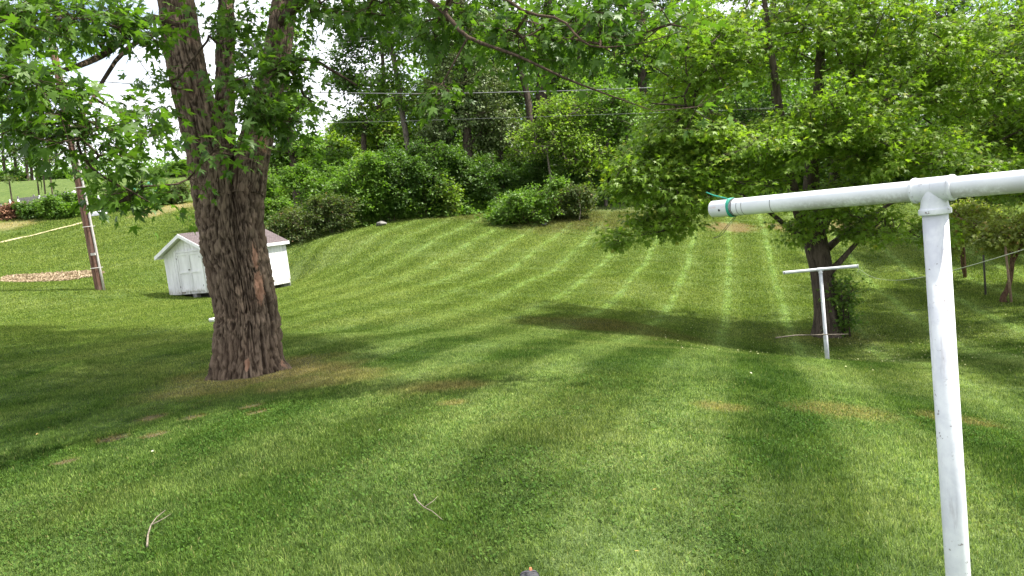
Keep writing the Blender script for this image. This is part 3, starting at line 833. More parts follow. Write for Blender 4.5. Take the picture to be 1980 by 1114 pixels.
# ---------------- the young maple on the right, over the far clothesline post
def right_tree():
    Z0 = 19.0
    b = np.array([RTREE[0], RTREE[1], g(RTREE[0], RTREE[1]) - 0.05])
    S = lambda L: [(at(u, v, z), w * z / FPX / 2) for u, v, w, z in L]
    stems = [[(b, .29)] + S([(1596,600,40,19),(1588,520,42,19),(1575,460,44,19),(1568,400,34,19),(1572,300,26,19),(1582,180,20,19),(1588,60,15,19.1),(1590,-120,9,19.2)]),
             S([(1572,450,30,18.9),(1548,415,24,18.7),(1530,350,20,18.5),(1510,230,16,18.3),(1490,90,12,18),(1470,-60,8,17.8)]),
             S([(1582,440,26,19.2),(1606,390,22,19.3),(1622,280,18,19.4),(1640,180,15,19.5),(1660,60,12,19.6),(1690,-60,8,19.8)]),
             S([(1560,460,13,18.8),(1525,440,10,18.5),(1480,405,7,18.1),(1420,370,5,17.6),(1330,350,3,17)]),
             S([(1600,530,11,18.8),(1625,505,10,18.6),(1655,472,8,18.4),(1700,430,5,18.0)]),
             S([(1600,480,11,19.2),(1650,440,9,19.4),(1720,395,6,19.6),(1800,350,4,19.8)]),
             S([(1540,330,10,18.6),(1450,250,8,17.6),(1350,210,5,16.8),(1260,200,3,16.4)]),
             S([(1625,260,12,19.4),(1720,190,8,19),(1800,110,6,18.6),(1880,60,4,18.4)]),
             S([(1620,310,10,19.4),(1760,240,7,20),(1850,190,5,20.5),(1900,180,3,21)])]
    blobs = [pb(1560,60,18.5,230,110,3.0,230), pb(1350,110,17.5,150,110,2.0,150), pb(1300,260,17.0,120,90,1.6,120), pb(1230,340,16.6,70,60,1.0,55), pb(1450,300,17.0,140,80,1.8,140),
             pb(1330,360,16.8,110,60,1.2,85), pb(1600,240,17.2,160,100,2.0,170), pb(1760,120,18.5,160,110,2.4,170), pb(1880,180,19.5,130,110,2.2,130), pb(1720,300,17.5,150,60,2.0,120),
             pb(1620,380,17.6,110,34,1.4,46), pb(1690,430,18.0,90,38,1.0,40), pb(1540,440,17.9,40,26,.6,12), pb(1290,430,16.8,70,34,.8,32), pb(1210,460,16.4,40,20,.5,9), pb(1890,330,18.5,90,40,1.4,60),
             pb(1500,-120,19,260,120,3.5,180), pb(1750,-100,19.5,200,120,3,120), pb(1790,440,18.6,50,36,.7,16)]
    tree('maple_tree', 'young bright green maple with dark low-branching trunk behind the farther clothesline post', 'tree', b, stems, blobs, L_BRIGHT, B_DARK,
         0.130, 38, 0.24, LEAF_MD, tip_r=0.0055, step=0.4, droop=0.6, upness=1.3, shell=0.45, sides=18, flare=0.45, flat=0.4)
right_tree()

def over(poly, n, h0, h1):
    """cluster centres added to a crown, set sunward to shade this piece of lawn"""
    poly = np.array(poly, float)
    Q_ = rng.uniform(poly.min(0), poly.max(0), (n * 4, 2)); ins = np.zeros(len(Q_), bool)
    for i in range(len(poly)):
        (x1, y1), (x2, y2) = poly[i], poly[(i + 1) % len(poly)]
        ins ^= ((y1 > Q_[:, 1]) != (y2 > Q_[:, 1])) & (Q_[:, 0] < (x2 - x1) * (Q_[:, 1] - y1) / (y2 - y1 + 1e-9) + x1)
    Q_ = Q_[ins][:n]; hh_ = rng.uniform(h0, h1, len(Q_))
    return np.c_[Q_[:, 0] + SUN_TO.x / SUN_TO.z * hh_, Q_[:, 1] + SUN_TO.y / SUN_TO.z * hh_, H(Q_[:, 0], Q_[:, 1]) + hh_]

# ---------------- the wood on the bank
WOOD = 'trees on the wooded bank'
def wood_tree(u, v0, z, trunk, blobs, label, lmat, bmat=B_DARK, size=0.21, per=36, sigma=0.40, name='tree', tip_r=0.012, group=WOOD, tmpl=LEAF_LO, shell=0.35, step=0.8, **kw):
    b = gp(u, v0, z, -0.1)
    p0 = at(trunk[0][0], trunk[0][1], z)
    stems = [[(b, trunk[0][2] * z / FPX / 2 * 1.15)] + [(at(a, c_, z + dz), w * z / FPX / 2) for a, c_, w, dz in trunk]]
    return tree(name, label, 'tree', b, stems, [pb(*q) for q in blobs], lmat, bmat, size, per, sigma, tmpl, group, tip_r, step, shell=shell, **kw)

wood_tree(575,390,46,[(570,330,17,0),(560,250,15,0),(556,180,11,0),(550,60,7,0)],[(552,215,46,42,80,2.0,75),(595,285,46,36,26,1.4,30),(545,300,46,40,45,1.6,45),(545,90,46,45,80,2.0,60)],
          'dark-trunked tree just right of the big maple trunk with green meadow behind it', L_MID)
wood_tree(702,330,56,[(704,290,11,0),(706,250,10,0),(725,220,9,0),(742,170,8,0),(735,60,6,0)],[(670,150,56,50,95,3,95),(700,60,56,70,90,3,110),(690,235,56,50,24,2,36),(760,0,56,60,80,3,70)],
          'slim forking tree with dark leaves against the patch of sky', L_DARK, per=30)
wood_tree(792,330,52,[(788,280,11,0),(778,220,11,0),(768,150,10,.2),(752,60,9,.4),(748,-60,6,.6)],[(770,60,52,80,80,2.4,95),(800,190,52,60,60,2.2,62),(745,170,52,55,70,2,55),(760,-60,52,110,80,3,90)],
          'slender leaning tree with light green leaves left of the vine-covered tree', L_MID, B_GREY, per=26)
wood_tree(905,330,50,[(905,290,18,0),(900,200,16,0),(895,80,12,0),(890,-60,8,0)],[(900,180,50,95,90,2.4,190),(880,60,50,100,90,2.6,170),(960,250,50,70,70,2,90),(850,260,50,50,50,1.8,60),(900,-80,50,120,90,3,110)],
          'tall tree wrapped in pale grey-green vines at the middle of the bank', L_PALE, size=0.15, per=52, sigma=0.42, droop=0.9)
wood_tree(1045,300,54,[(1043,240,24,0),(1047,180,23,0),(1052,100,20,0),(1060,0,15,0),(1070,-100,10,0)],[(1080,60,54,90,80,2.8,130),(1000,60,54,70,90,2.4,90),(1130,150,54,70,40,2,55),(1060,-90,54,160,90,3.5,140)],
          'tree with a thick upright dark double trunk right of the vine-covered tree', L_MID, per=30)
wood_tree(1028,300,52,[(1026,250,14,0),(1020,190,13,0),(1005,130,11,0),(985,60,8,0)],[(970,120,52,60,70,2,60),(930,20,52,80,70,2.4,66)],
          'thinner dark tree leaning left beside the thick double trunk', L_DARK, per=26)
wood_tree(1245,260,56,[(1243,200,18,0),(1240,60,16,0),(1238,-60,11,0)],[(1240,110,56,110,80,3,120),(1180,20,56,90,80,3,100),(1300,-20,56,120,80,3,110),(1200,230,56,90,60,2.4,90)],
          'dark-stemmed tree behind the left edge of the bright maple crown', L_DARK, per=34)
wood_tree(1500,300,50,[(1498,220,14,0),(1496,100,13,0),(1494,-40,10,0)],[(1480,90,50,120,90,3,110),(1420,250,50,130,90,3,120),(1540,240,50,120,90,3,110)],
          'dark woodland tree hidden behind the middle of the bright maple crown', L_DARK, per=36)
wood_tree(1690,320,48,[(1692,240,14,0),(1690,100,12,0),(1688,-40,9,0)],[(1680,250,48,120,90,3,120),(1700,120,48,100,80,3,90),(1660,360,48,120,40,2,80)],
          'dark woodland tree behind the right half of the bright maple crown', L_DARK, per=36)
wood_tree(1838,330,46,[(1838,220,14,0),(1838,90,13,0),(1836,-40,9,0)],[(1850,270,46,110,80,3,130),(1840,30,46,70,60,2.4,60),(1800,350,46,100,40,2,75)],
          'dark upright tree showing its stem near the top right of the picture', L_DARK, per=36)
wood_tree(1968,340,44,[(1975,240,14,0),(1976,90,13,0),(1976,-40,9,0)],[(1990,280,44,110,90,3,140),(1970,60,44,60,60,2,45),(1960,370,44,110,40,2,90)],
          'dark tree at the right edge beyond the grape arbor', L_DARK, per=36)
wood_tree(1065,372,45,[(1066,350,5,0),(1062,325,4,0),(1058,290,3,0)],[(1060,270,45,75,45,1.6,75),(1130,300,45,70,50,1.6,75),(1090,220,45,60,40,1.4,50)],
          'light-stemmed bright green sapling rising over the bushes right of centre', L_BRIGHT, B_GREY, size=0.15, per=40, sigma=0.36)
wood_tree(1170,390,46,[(1172,350,6,0),(1175,280,5,0),(1180,220,4,0)],[(1180,220,46,80,65,2,110),(1210,310,46,60,60,1.8,75),(1130,200,46,60,40,1.6,50)],
          'leafy green sapling between the bank bushes and the bright maple crown', L_MID, B_GREY, size=0.16, per=42, sigma=0.38)
wood_tree(1119,428,41.5,[(1122,405,2.2,0),(1116,375,1.8,0)],[(1108,368,41.5,22,14,.5,9)],
          'thin bare-stemmed sapling standing in the brown leaf litter under the bank', L_DULL, B_GREY, size=0.12, per=24, sigma=0.2, step=.4, name='sapling', tip_r=.006, flare=0)
for (u, v, z, w_, top, mt, lab) in ((645,345,58,48,285,L_MID,'leafy tree filling the gap below the slim forking tree on its left'),(745,320,57,60,170,L_BRIGHT,'light green understory tree between the slim forking tree and the leaning one'),
        (835,320,56,60,190,L_MID,'understory tree left of the vine-covered tree, half hidden by it'),(965,310,56,60,170,L_DARK,'shaded understory tree right of the vine-covered tree'),(1085,290,58,70,120,L_MID,'leafy tree right of the thick double trunk, above the bright sapling'),
        (1150,300,52,75,130,L_MID,'round-crowned green tree above the leafy bank sapling'),(1290,300,52,80,190,L_MID,'green tree behind the left half of the bright maple crown'),(1120,300,62,90,30,L_DARK,'tall dark tree above the power cable right of the double trunk'),
        (860,300,62,60,60,L_MID,'tall green tree top behind the vine-covered tree'),(1950,330,50,90,120,L_MID,'green tree at the upper right edge behind the yellow-green maple')):
    mid_ = (v + top) / 2
    wood_tree(u, v, z, [(u, mid_, 10, 0), (u - 2, top, 6, 0)], [(u, top + 30, z, w_, 46, 2.4, 60), (u - 5, mid_ + 10, z, w_ * 1.05, (v - top) * .36, 2.4, 85)], lab, mt, per=34, sigma=.42)
wood_tree(2190,520,32,[(2195,350,30,0),(2190,200,24,0),(2180,0,16,0)],[(2010,250,33,170,100,4,240),(1850,275,35,130,62,3.5,150),(2170,80,31,190,120,4,190),(1960,110,31,150,90,3.5,150),(2060,330,31,120,50,3,100)],
          'shady green tree leaning in at the right edge between the wood and the yellow-green maple', L_MID, size=.19, per=34, sigma=.4, group=None, extra=over([(11.5,28.5),(12.5,34),(28,36),(26,28.5)], 190, 6.5, 9.5))  # put in for the shade on the right lawn, extra crown clusters added
wood_tree(2330,640,17.5,[(2335,430,38,0),(2345,250,34,0),(2350,0,28,.4),(2350,-200,20,1)],[(2100,190,23,180,150,3.2,300),(2150,0,22,260,150,4,200),(1960,240,23.5,130,90,2,150),(1990,345,23,120,45,2,95),(2450,-200,12,350,200,3.2,150),(2250,-250,14,300,160,3,150),(2600,-100,10,300,260,2.4,100),(2120,-120,19,230,120,3,120)],
          'yellow-green maple reaching in from the right edge above the grape arbor', L_YELLOW, B_DARK, size=0.15, per=32, sigma=0.32, tip_r=.008, tmpl=LEAF_TRI, name='maple_tree', group=None, extra=over([(9.2,15.5),(10.0,27),(12.2,27),(12.4,19),(22,18.5),(22,14),(12,13.5)], 230, 6.0, 8.5))  # out-of-view crown parts and extra clusters added to shade the right lawn

# ---------------- bushes along the foot of the bank
BG = 'bushes along the foot of the bank'
def bush(u, v, z, w, h, label, mat, size=0.13, dens=1.0, group=BG, name='bush', bmat=B_DARK, depth=None, per=26, tmpl=LEAF_LO, sigma=0.2):
    b = gp(u, v, z, -0.03)
    rx, rh = w * z / FPX / 2 * (1.12 if group == BG else 1), h * z / FPX * (1.2 if group == BG else 1)
    ry = depth or max(0.5, rx * 0.75)
    n = int(dens * 55 * (rx * rh) ** 0.85) + 10
    c_ = b + np.array([0, 0, rh * 0.45])
    blobs = [(c_, (rx, ry, rh * 0.55), n)]
    for i in range(7):
        a = random.uniform(0, 6.28)
        blobs.append((b + np.array([math.cos(a) * rx * random.uniform(.3, .95), math.sin(a) * ry * .5, rh * random.uniform(.2, .95)]), (rx * .36, ry * .36, rh * .26), n // 6))
    stems = []
    for i in range(5):
        a = random.uniform(0, 6.28)
        stems.append([(b + np.array([math.cos(a) * .08, math.sin(a) * .08, 0]), .022), (b + np.array([math.cos(a) * rx * .3, math.sin(a) * ry * .3, rh * .4]), .014), (b + np.array([math.cos(a) * rx * .5, math.sin(a) * ry * .5, rh * .75]), .007)])
    return tree(name, label, name.replace('_', ' ') if name != 'bush' else 'bush', b, stems, blobs, mat, bmat, size, per, sigma, tmpl, group, 0.005, 0.4, shell=0.3, sides=6, flare=0, parts=('stems', 'foliage'))

for (u, v, z, w, h, lab, mat, kw) in (
    (524,428,41,70,95,'deep green bush just right of the big maple trunk above the shed roof',L_MID,{}),
    (578,442,39.5,110,62,'low brownish-green bush nearest the shed roof',L_DULL,{'size':.09,'per':34}),
    (640,436,40,90,60,'low dull green bush right of the brownish one by the shed',L_DULL,{'size':.10}),
    (622,392,44,110,95,'mid green rounded bush behind the low dull pair by the shed',L_MID,{}),
    (690,418,41.5,110,110,'leafy bush with dark hollows left of the grey rock',L_MID,{}),
    (728,345,46,120,95,'tall bright green bush on the left part of the bank',L_BRIGHT,{'size':.14}),
    (755,405,42.5,110,105,'dark glossy bush directly behind the grey rock',L_DARK,{}),
    (822,398,43.5,110,110,'dark green bush left of the yellow-green sapling sprout',L_DARK,{}),
    (808,330,48,110,80,'bright green bush behind the dark ones below the slender leaning tree',L_MID,{}),
    (868,386,43,46,72,'yellow-green sprout standing at the lawn edge below the vine-covered tree',L_YELLOW,{'size':.15,'dens':.2,'per':16}),
    (940,388,45,120,95,'very dark bush in the hollow below the vine-covered tree',L_DARK,{}),
    (880,340,49,110,80,'dark bush at the foot of the vine-covered tree',L_DARK,{}),
    (1010,425,41,165,58,'spreading green bush standing forward on the lawn edge left of the thin sapling',L_MID,{'size':.11,'per':32}),
    (1095,420,42.5,130,44,'lower brownish-green bush beside the spreading one at the lawn edge',L_DULL,{'size':.11}),
    (1030,345,47,100,80,'dark green bush behind the bright sapling',L_DARK,{}),
    (1115,365,46,110,70,'mid green bush under the leafy sapling on the bank',L_DARK,{}),
    (1215,350,48,130,90,'shaded bush at the left end under the bright maple crown',L_DARK,{}),
    (1320,350,48,150,90,'shaded bush on the bank seen under the middle of the bright maple crown',L_DARK,{}),
    (1430,350,47,150,95,'shaded bush on the bank above the near crossbar left end',L_DARK,{}),
    (1560,350,46,160,95,'shaded bush on the bank behind the fork of the young maple',L_DARK,{}),
    (1720,360,45,180,95,'shaded bush on the bank behind the near clothesline tee',L_DARK,{}),
    (1900,375,43,190,95,'shaded bush on the bank above the grape arbor',L_DARK,{}),
    (620,300,62,130,66,'pale green bush on the skyline right of the sky gap',L_BRIGHT,{'size':.18,'sigma':.28}),
    (735,300,64,150,76,'yellowish bush on the skyline between the slim forking tree and the leaning tree',L_YELLOW,{'size':.18,'sigma':.28}),
    (560,385,52,80,50,'light green bush on the meadow behind the dark-trunked tree',L_BRIGHT,{'size':.14}),
    (1180,290,60,120,50,'light yellow bush glimpsed through the trunks on top of the bank',L_YELLOW,{'size':.18,'sigma':.28}),
    ):
    bush(u, v, z, w, h, lab, mat, **kw)
# ------------------------------------------------------------------ clothesline posts
k = NT('chalky_white_paint')
o = k.obj(); p = k.pos()
f = k.noise(9, 6, o, 0.65, 0.3); f2 = k.noise(60, 4, o, 0.7); f3 = k.noise(3.0, 3, o)
st = k.noise(30, 5, o, 0.7, stretch=(1, 1, 0.12))
c = k.mix(k.ramp(f, 0.35, 0.65), (0.70, 0.71, 0.73), (0.55, 0.56, 0.61))
c = k.mix(k.math('MULTIPLY', k.ramp(st, 0.55, 0.68), 0.55), c, (0.40, 0.38, 0.41))
chip = k.math('MULTIPLY', k.ramp(f2, 0.62, 0.67), k.ramp(f3, 0.48, 0.58))
c = k.mix(chip, c, (0.16, 0.13, 0.12))
M_PAINT = k.end(k.pbr(c, 0.42, 0, k.bump(k.math('ADD', f, k.math('MULTIPLY', f2, 0.3)), 0.0015), 0.4))
k = NT('mildewed_white_paint')
o = k.obj()
f = k.noise(7, 6, o, 0.7, 0.3); f2 = k.noise(70, 4, o, 0.7); st = k.noise(26, 5, o, 0.7, stretch=(0.25, 1, 1)); big = k.noise(3.2, 3, o)
sep = k.n('ShaderNodeSeparateXYZ'); k.put(sep.inputs[0], o)
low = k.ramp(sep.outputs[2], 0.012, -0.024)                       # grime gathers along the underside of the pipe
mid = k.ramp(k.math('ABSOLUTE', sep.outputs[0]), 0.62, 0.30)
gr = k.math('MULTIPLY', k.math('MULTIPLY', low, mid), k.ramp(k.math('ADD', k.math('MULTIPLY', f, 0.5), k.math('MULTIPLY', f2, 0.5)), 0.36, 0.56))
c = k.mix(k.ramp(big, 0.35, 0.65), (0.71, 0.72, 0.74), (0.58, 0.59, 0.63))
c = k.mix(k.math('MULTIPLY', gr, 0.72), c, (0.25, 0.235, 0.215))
rust = k.math('MULTIPLY', k.ramp(st, 0.60, 0.68), k.ramp(sep.outputs[0], -0.52, -0.66))
c = k.mix(k.math('MULTIPLY', rust, 0.6), c, (0.50, 0.33, 0.26))
M_PAINTBAR = k.end(k.pbr(c, 0.42, 0, k.bump(k.math('ADD', f, k.math('MULTIPLY', f2, 0.3)), 0.0015), 0.4))
M_HOLE = simple('dark_hole', (0.01, 0.01, 0.01), (0.02, 0.02, 0.02))
M_CORD = simple('green_cord', (0.01, 0.22, 0.15), (0.02, 0.32, 0.22), 60, 0.5)
M_WIRE = simple('black_wire', (0.015, 0.015, 0.012), (0.04, 0.04, 0.03), 60, 0.5)
M_LINE = simple('weathered_line', (0.20, 0.22, 0.16), (0.32, 0.34, 0.26), 60, 0.6)

def cl_post(tee, half_len, yaw, r_post, r_bar, label, base_z, big_sleeve=None):
    root = empty('clothesline_post', (tee[0], tee[1], base_z), label, 'clothesline post', 'white steel tee posts of the clothesline', yaw)
    h = tee[2] - base_z
    m = MB(); 
    if big_sleeve:
        m.tube([(0, 0, -.3), (0, 0, h * big_sleeve), (0, 0, h * big_sleeve + .02), (0, 0, h - r_bar * 1.2)], [r_post * 1.28, r_post * 1.28, r_post, r_post], 28)
    else:
        m.tube([(0, 0, -.3), (0, 0, h * .4), (0, 0, h - r_bar * 1.2)], r_post, 40)
    m.build('post', M_PAINT, root, smooth=True)
    # crossbar with an open, hollow end
    m = MB(); ri = r_bar * .9
    m.tube([(-half_len + .12, 0, 0), (-half_len, 0, 0)], [ri, ri], 36, cap=False)
    m.tube([(-half_len, 0, 0), (-half_len * .5, 0, 0), (half_len * .5, 0, 0), (half_len, 0, 0)], r_bar, 36, cap=False)
    n = len(m.v)
    for x in (-half_len, half_len):
        for rr_ in (r_bar, ri):
            for i in range(36):
                a = 2 * math.pi * i / 36; m.v.append((x, rr_ * math.cos(a), rr_ * math.sin(a)))
    for e_ in range(2):
        for i in range(36):
            j = (i + 1) % 36; q = n + e_ * 72
            m.f.append((q + i, q + j, q + 36 + j, q + 36 + i))
    m.tube([(half_len, 0, 0), (half_len - .12, 0, 0)], [ri, ri], 36, cap=True)
    m.tube([(-half_len + .121, 0, 0), (-half_len + .12, 0, 0)], ri, 36, cap=True)
    bar = m.build('crossbar', M_PAINTBAR, root, smooth=True); bar.location = (0, 0, h)
    # tee fitting: a sleeve on the bar, its collar rings and the socket over the post
    m = MB(); s_ = r_bar / .029
    L = .046 * s_
    m.tube([(-L - .0085, 0, 0), (-L - .008, 0, 0), (-L, 0, 0), (-L + .0015, 0, 0), (L - .0015, 0, 0), (L, 0, 0), (L + .008, 0, 0), (L + .0085, 0, 0)],
           [r_bar * 1.02, r_bar * 1.2, r_bar * 1.24, r_bar * 1.15, r_bar * 1.15, r_bar * 1.24, r_bar * 1.2, r_bar * 1.02], 36)
    m.tube([(0, 0, 0), (0, 0, -.030 * s_), (0, 0, -.047 * s_), (0, 0, -.052 * s_), (0, 0, -.054 * s_), (0, 0, -.068 * s_), (0, 0, -.070 * s_)],
           [r_post * 1.02, r_post * 1.02, r_post * 1.10, r_post * 1.14, r_post * 1.27, r_post * 1.27, r_post * 1.02], 36)
    tf = m.build('tee_fitting', M_PAINT, root, smooth=True); tf.location = (0, 0, h)
    md = tf.modifiers.new('bevel', 'BEVEL'); md.width = .0012; md.segments = 2; md.limit_method = 'ANGLE'
    return root, h

TEE = at(1805, 366, 2.13)
LEFT = at(1379, 400, 2.72)
dv = LEFT - TEE; yaw = math.atan2(-dv[1], -dv[0]); half = math.hypot(dv[0], dv[1])
near, nh = cl_post(TEE, half, yaw, .0325, .0290, 'large white painted pipe tee post close by at the right, mildew under its crossbar', g(TEE[0], TEE[1]))
RZ = Matrix.Rotation(yaw, 4, 'Z')
def on_bar(x, y, z): return Vector(TEE) + RZ @ Vector((x, y, z))
# bolt hole near the open end
m = MB(); m.tube([(0, -.0294, 0), (0, -.0285, 0)], .0042, 16)
bh = m.build('bolt_hole', M_HOLE, near); bh.location = (-half + .045, 0, nh + .001); bh.rotation_euler = (R(12), 0, 0)
# thin seam bands scratched round the bar
m = MB()
for x in (.115, .135, .245):
    m = MB(); m.tube([(-half + x, .0292 * math.cos(a), .0292 * math.sin(a)) for a in np.linspace(R(150), R(270), 16)], .0007, 5)
    sb = m.build('rust_band', M_WIRE, near); sb.location = (0, 0, nh)
# green cord wound round the bar's end, with its free tail
m = MB()
pts = []
for i in range(64):
    a = 2 * math.pi * i / 64 * 3.0
    x = -half + .074 + .011 * i / 63 + .0015 * math.sin(a * 2.3)
    pts.append(on_bar(x, .0312 * math.cos(a), .0312 * math.sin(a)))
m.tube(pts, .0024, 8)
m.tube([on_bar(-half + .072, -.01, .0300), on_bar(-half + .058, -.006, .034), on_bar(-half + .03, .0, .041), on_bar(-half + .002, .004, .048), on_bar(-half - .018, .006, .056), on_bar(-half - .03, .008, .061)], [.0025, .0025, .0025, .0024, .0022, .0018], 8)
cord = m.build('cord', M_CORD, smooth=True)
tag(cord, 'green plastic cord wound round the open end of the near crossbar, tail sticking up', 'cord')
m = MB()
for sx, sw in ((0, 1), (.006, .8)):
    pts = [on_bar(-half + .085 + sx + dx, dy * sw, dz) for dx, dy, dz in ((0, .0, -.031), (-.006, -.01, -.045), (-.022, -.02, -.062), (-.040, -.025 * sw, -.080), (-.052, -.025, -.092), (-.075 + sx, -.02, -.098), (-.09, -.015, -.101))]
    m.tube(pts, .0009, 5)
for sx in (0, .005):
    m.tube([on_bar(-half + .088 + sx + .0008 * math.sin(7 * a), .0300 * math.cos(a), .0300 * math.sin(a)) for a in np.linspace(0, 6.28, 30)], .0012, 6)
w_ = m.build('wire', M_WIRE, smooth=True)
tag(w_, 'thin black wire loop hanging under the green cord on the near crossbar', 'wire')

FT = at(1586, 521, 15.0); FYAW = R(-14); RF = Matrix.Rotation(FYAW, 4, 'Z')
fbz = at(1598, 703, 15.0)[2]
far, fh = cl_post(FT, .685, FYAW, .0330, .0300, 'smaller-looking white pipe tee post farther down the lawn before the young maple', g(FT[0], FT[1]), .30)
m = MB()
for x0 in (-.665,):
    m.tube([(x0 + .003 * math.sin(5 * a), .0325 * math.cos(a), .0325 * math.sin(a)) for a in np.linspace(0, 6.28, 24)], .006, 6)
q = m.build('line_knot', M_WIRE, far, smooth=True); q.location = (0, 0, fh); m = MB(); m.tube([(.665 + .003 * math.sin(5 * a), .0325 * math.cos(a), .0325 * math.sin(a)) for a in np.linspace(0, 6.28, 24)] + [(.67, -.02, -.03), (.68, -.03, -.08), (.66, -.03, -.12), (.645, -.03, -.09)], .005, 6)
q = m.build('line_knot', M_LINE, far, smooth=True); q.location = (0, 0, fh)
# sagging clothesline from the far bar's right end to the near bar's right end
A_ = Vector(FT) + RF @ Vector((.67, 0, -.02)); B_ = on_bar(half * .93, 0, -.01)
pts = []
for i in range(61):
    t = i / 60; q = A_.lerp(B_, t); q.z -= 0.30 * 4 * t * (1 - t) * (1 - .35 * t); pts.append(q)
m = MB(); m.tube(pts, .0025, 6)
ln = m.build('clothesline', M_LINE, smooth=True)
tag(ln, 'slack clothesline sagging between the right ends of the two white tee posts', 'clothesline')

# ------------------------------------------------------------------ shed
k = NT('white_board')
o = k.obj(); f = k.noise(2.2, 5, o, 0.65, stretch=(1, 1, .25)); f2 = k.noise(24, 5, o, 0.7, stretch=(1, 1, .08)); f3 = k.noise(1.1, 3, o)
sep = k.n('ShaderNodeSeparateXYZ'); k.put(sep.inputs[0], o)
c = k.mix(k.ramp(f, 0.4, 0.65), (0.83, 0.82, 0.84), (0.70, 0.69, 0.71))
c = k.mix(k.math('MULTIPLY', k.ramp(f2, 0.56, 0.70), k.math('ADD', .15, k.math('MULTIPLY', k.ramp(f3, .45, .65), .45))), c, (0.42, 0.39, 0.36))
c = k.mix(k.math('MULTIPLY', k.ramp(sep.outputs[2], 0.30, 0.05), k.ramp(f2, 0.4, 0.6)), c, (0.50, 0.48, 0.42))
M_BOARD = k.end(k.pbr(c, 0.7, 0, k.bump(f2, 0.003), 0.25))
k = NT('roof_shingle')
o = k.obj(); br = k.n('ShaderNodeTexBrick'); mp2 = k.n('ShaderNodeMapping'); k.put(mp2.inputs['Vector'], o); mp2.inputs['Rotation'].default_value = (0, 0, R(90))
k.put(br.inputs['Vector'], mp2.outputs[0]); br.inputs['Scale'].default_value = 4.2; br.inputs['Mortar Size'].default_value = .012
br.inputs['Color1'].default_value = (.165, .135, .135, 1); br.inputs['Color2'].default_value = (.115, .095, .097, 1); br.inputs['Mortar'].default_value = (.06, .045, .045, 1)
f = k.noise(30, 4, o, .7)
c = k.mix(k.ramp(f, .3, .7), k.mix(1.0, br.outputs['Color'], (.8, .8, .8), 'MULTIPLY'), br.outputs['Color'])
M_ROOF = k.end(k.pbr(c, .95, 0, k.bump(k.math('ADD', br.outputs['Fac'], f), .006), .1))
M_BLOCK = simple('grey_block', (.16, .155, .145), (.30, .29, .27), 14, .9, .01)
M_HINGE = simple('dark_iron', (.05, .045, .04), (.12, .10, .09), 30, .6)
SA = at(330, 571, 32)
SW, SD, SHH, SR = 3.0, 3.75, 1.66, 0.72
syaw = R(-30)
sz = SA[2] - 0.0
root = empty('garden_shed', (SA[0], SA[1], sz), 'small white board shed with a mauve-brown shingle roof, half hidden by the big maple', 'shed', None, syaw)
def wall_boards(n_, L, hfun, to3, wall_t=.03):
    m = MB()
    for i in range(n_):
        a, b = L * i / n_ + .007, L * (i + 1) / n_ - .007
        pr = .012 + .004 * (random.random())
        m.poly([to3(a, -pr, 0), to3(b, -pr, 0), to3(b, -pr, hfun(b)), to3(a, -pr, hfun(a))])
        n = len(m.v)
        m.v += [to3(a, -pr, 0), to3(a, .0, 0), to3(a, .0, hfun(a)), to3(a, -pr, hfun(a))]; m.f.append((n, n + 1, n + 2, n + 3))
        n = len(m.v)
        m.v += [to3(b, -pr, 0), to3(b, .0, 0), to3(b, .0, hfun(b)), to3(b, -pr, hfun(b))]; m.f.append((n + 3, n + 2, n + 1, n))
    m.poly([to3(0, 0.001, 0), to3(L, 0.001, 0), to3(L, .001, hfun(L)), to3(L / 2, .001, hfun(L / 2)), to3(0, .001, hfun(0))])
    return m
gable = lambda x: SHH + SR * (1 - abs(x - SW / 2) / (SW / 2)) - .02
flat_ = lambda x: SHH - .01
wall_boards(16, SW, gable, lambda a, o_, z: (a, o_, z)).build('front_wall', M_BOARD, root)
wall_boards(16, SW, gable, lambda a, o_, z: (a, SD - o_, z if z > 0 else -.3)).build('back_wall', M_BOARD, root)
wall_boards(22, SD, flat_, lambda a, o_, z: (SW - o_, a, z if z > 0 else -.16)).build('side_wall', M_BOARD, root)
wall_boards(22, SD, flat_, lambda a, o_, z: (o_, a, z)).build('side_wall', M_BOARD, root)
m = MB(); m.box(0.02, SW - .02, .02, SD - .02, -.02, .03); m.build('floor', M_BOARD, root)
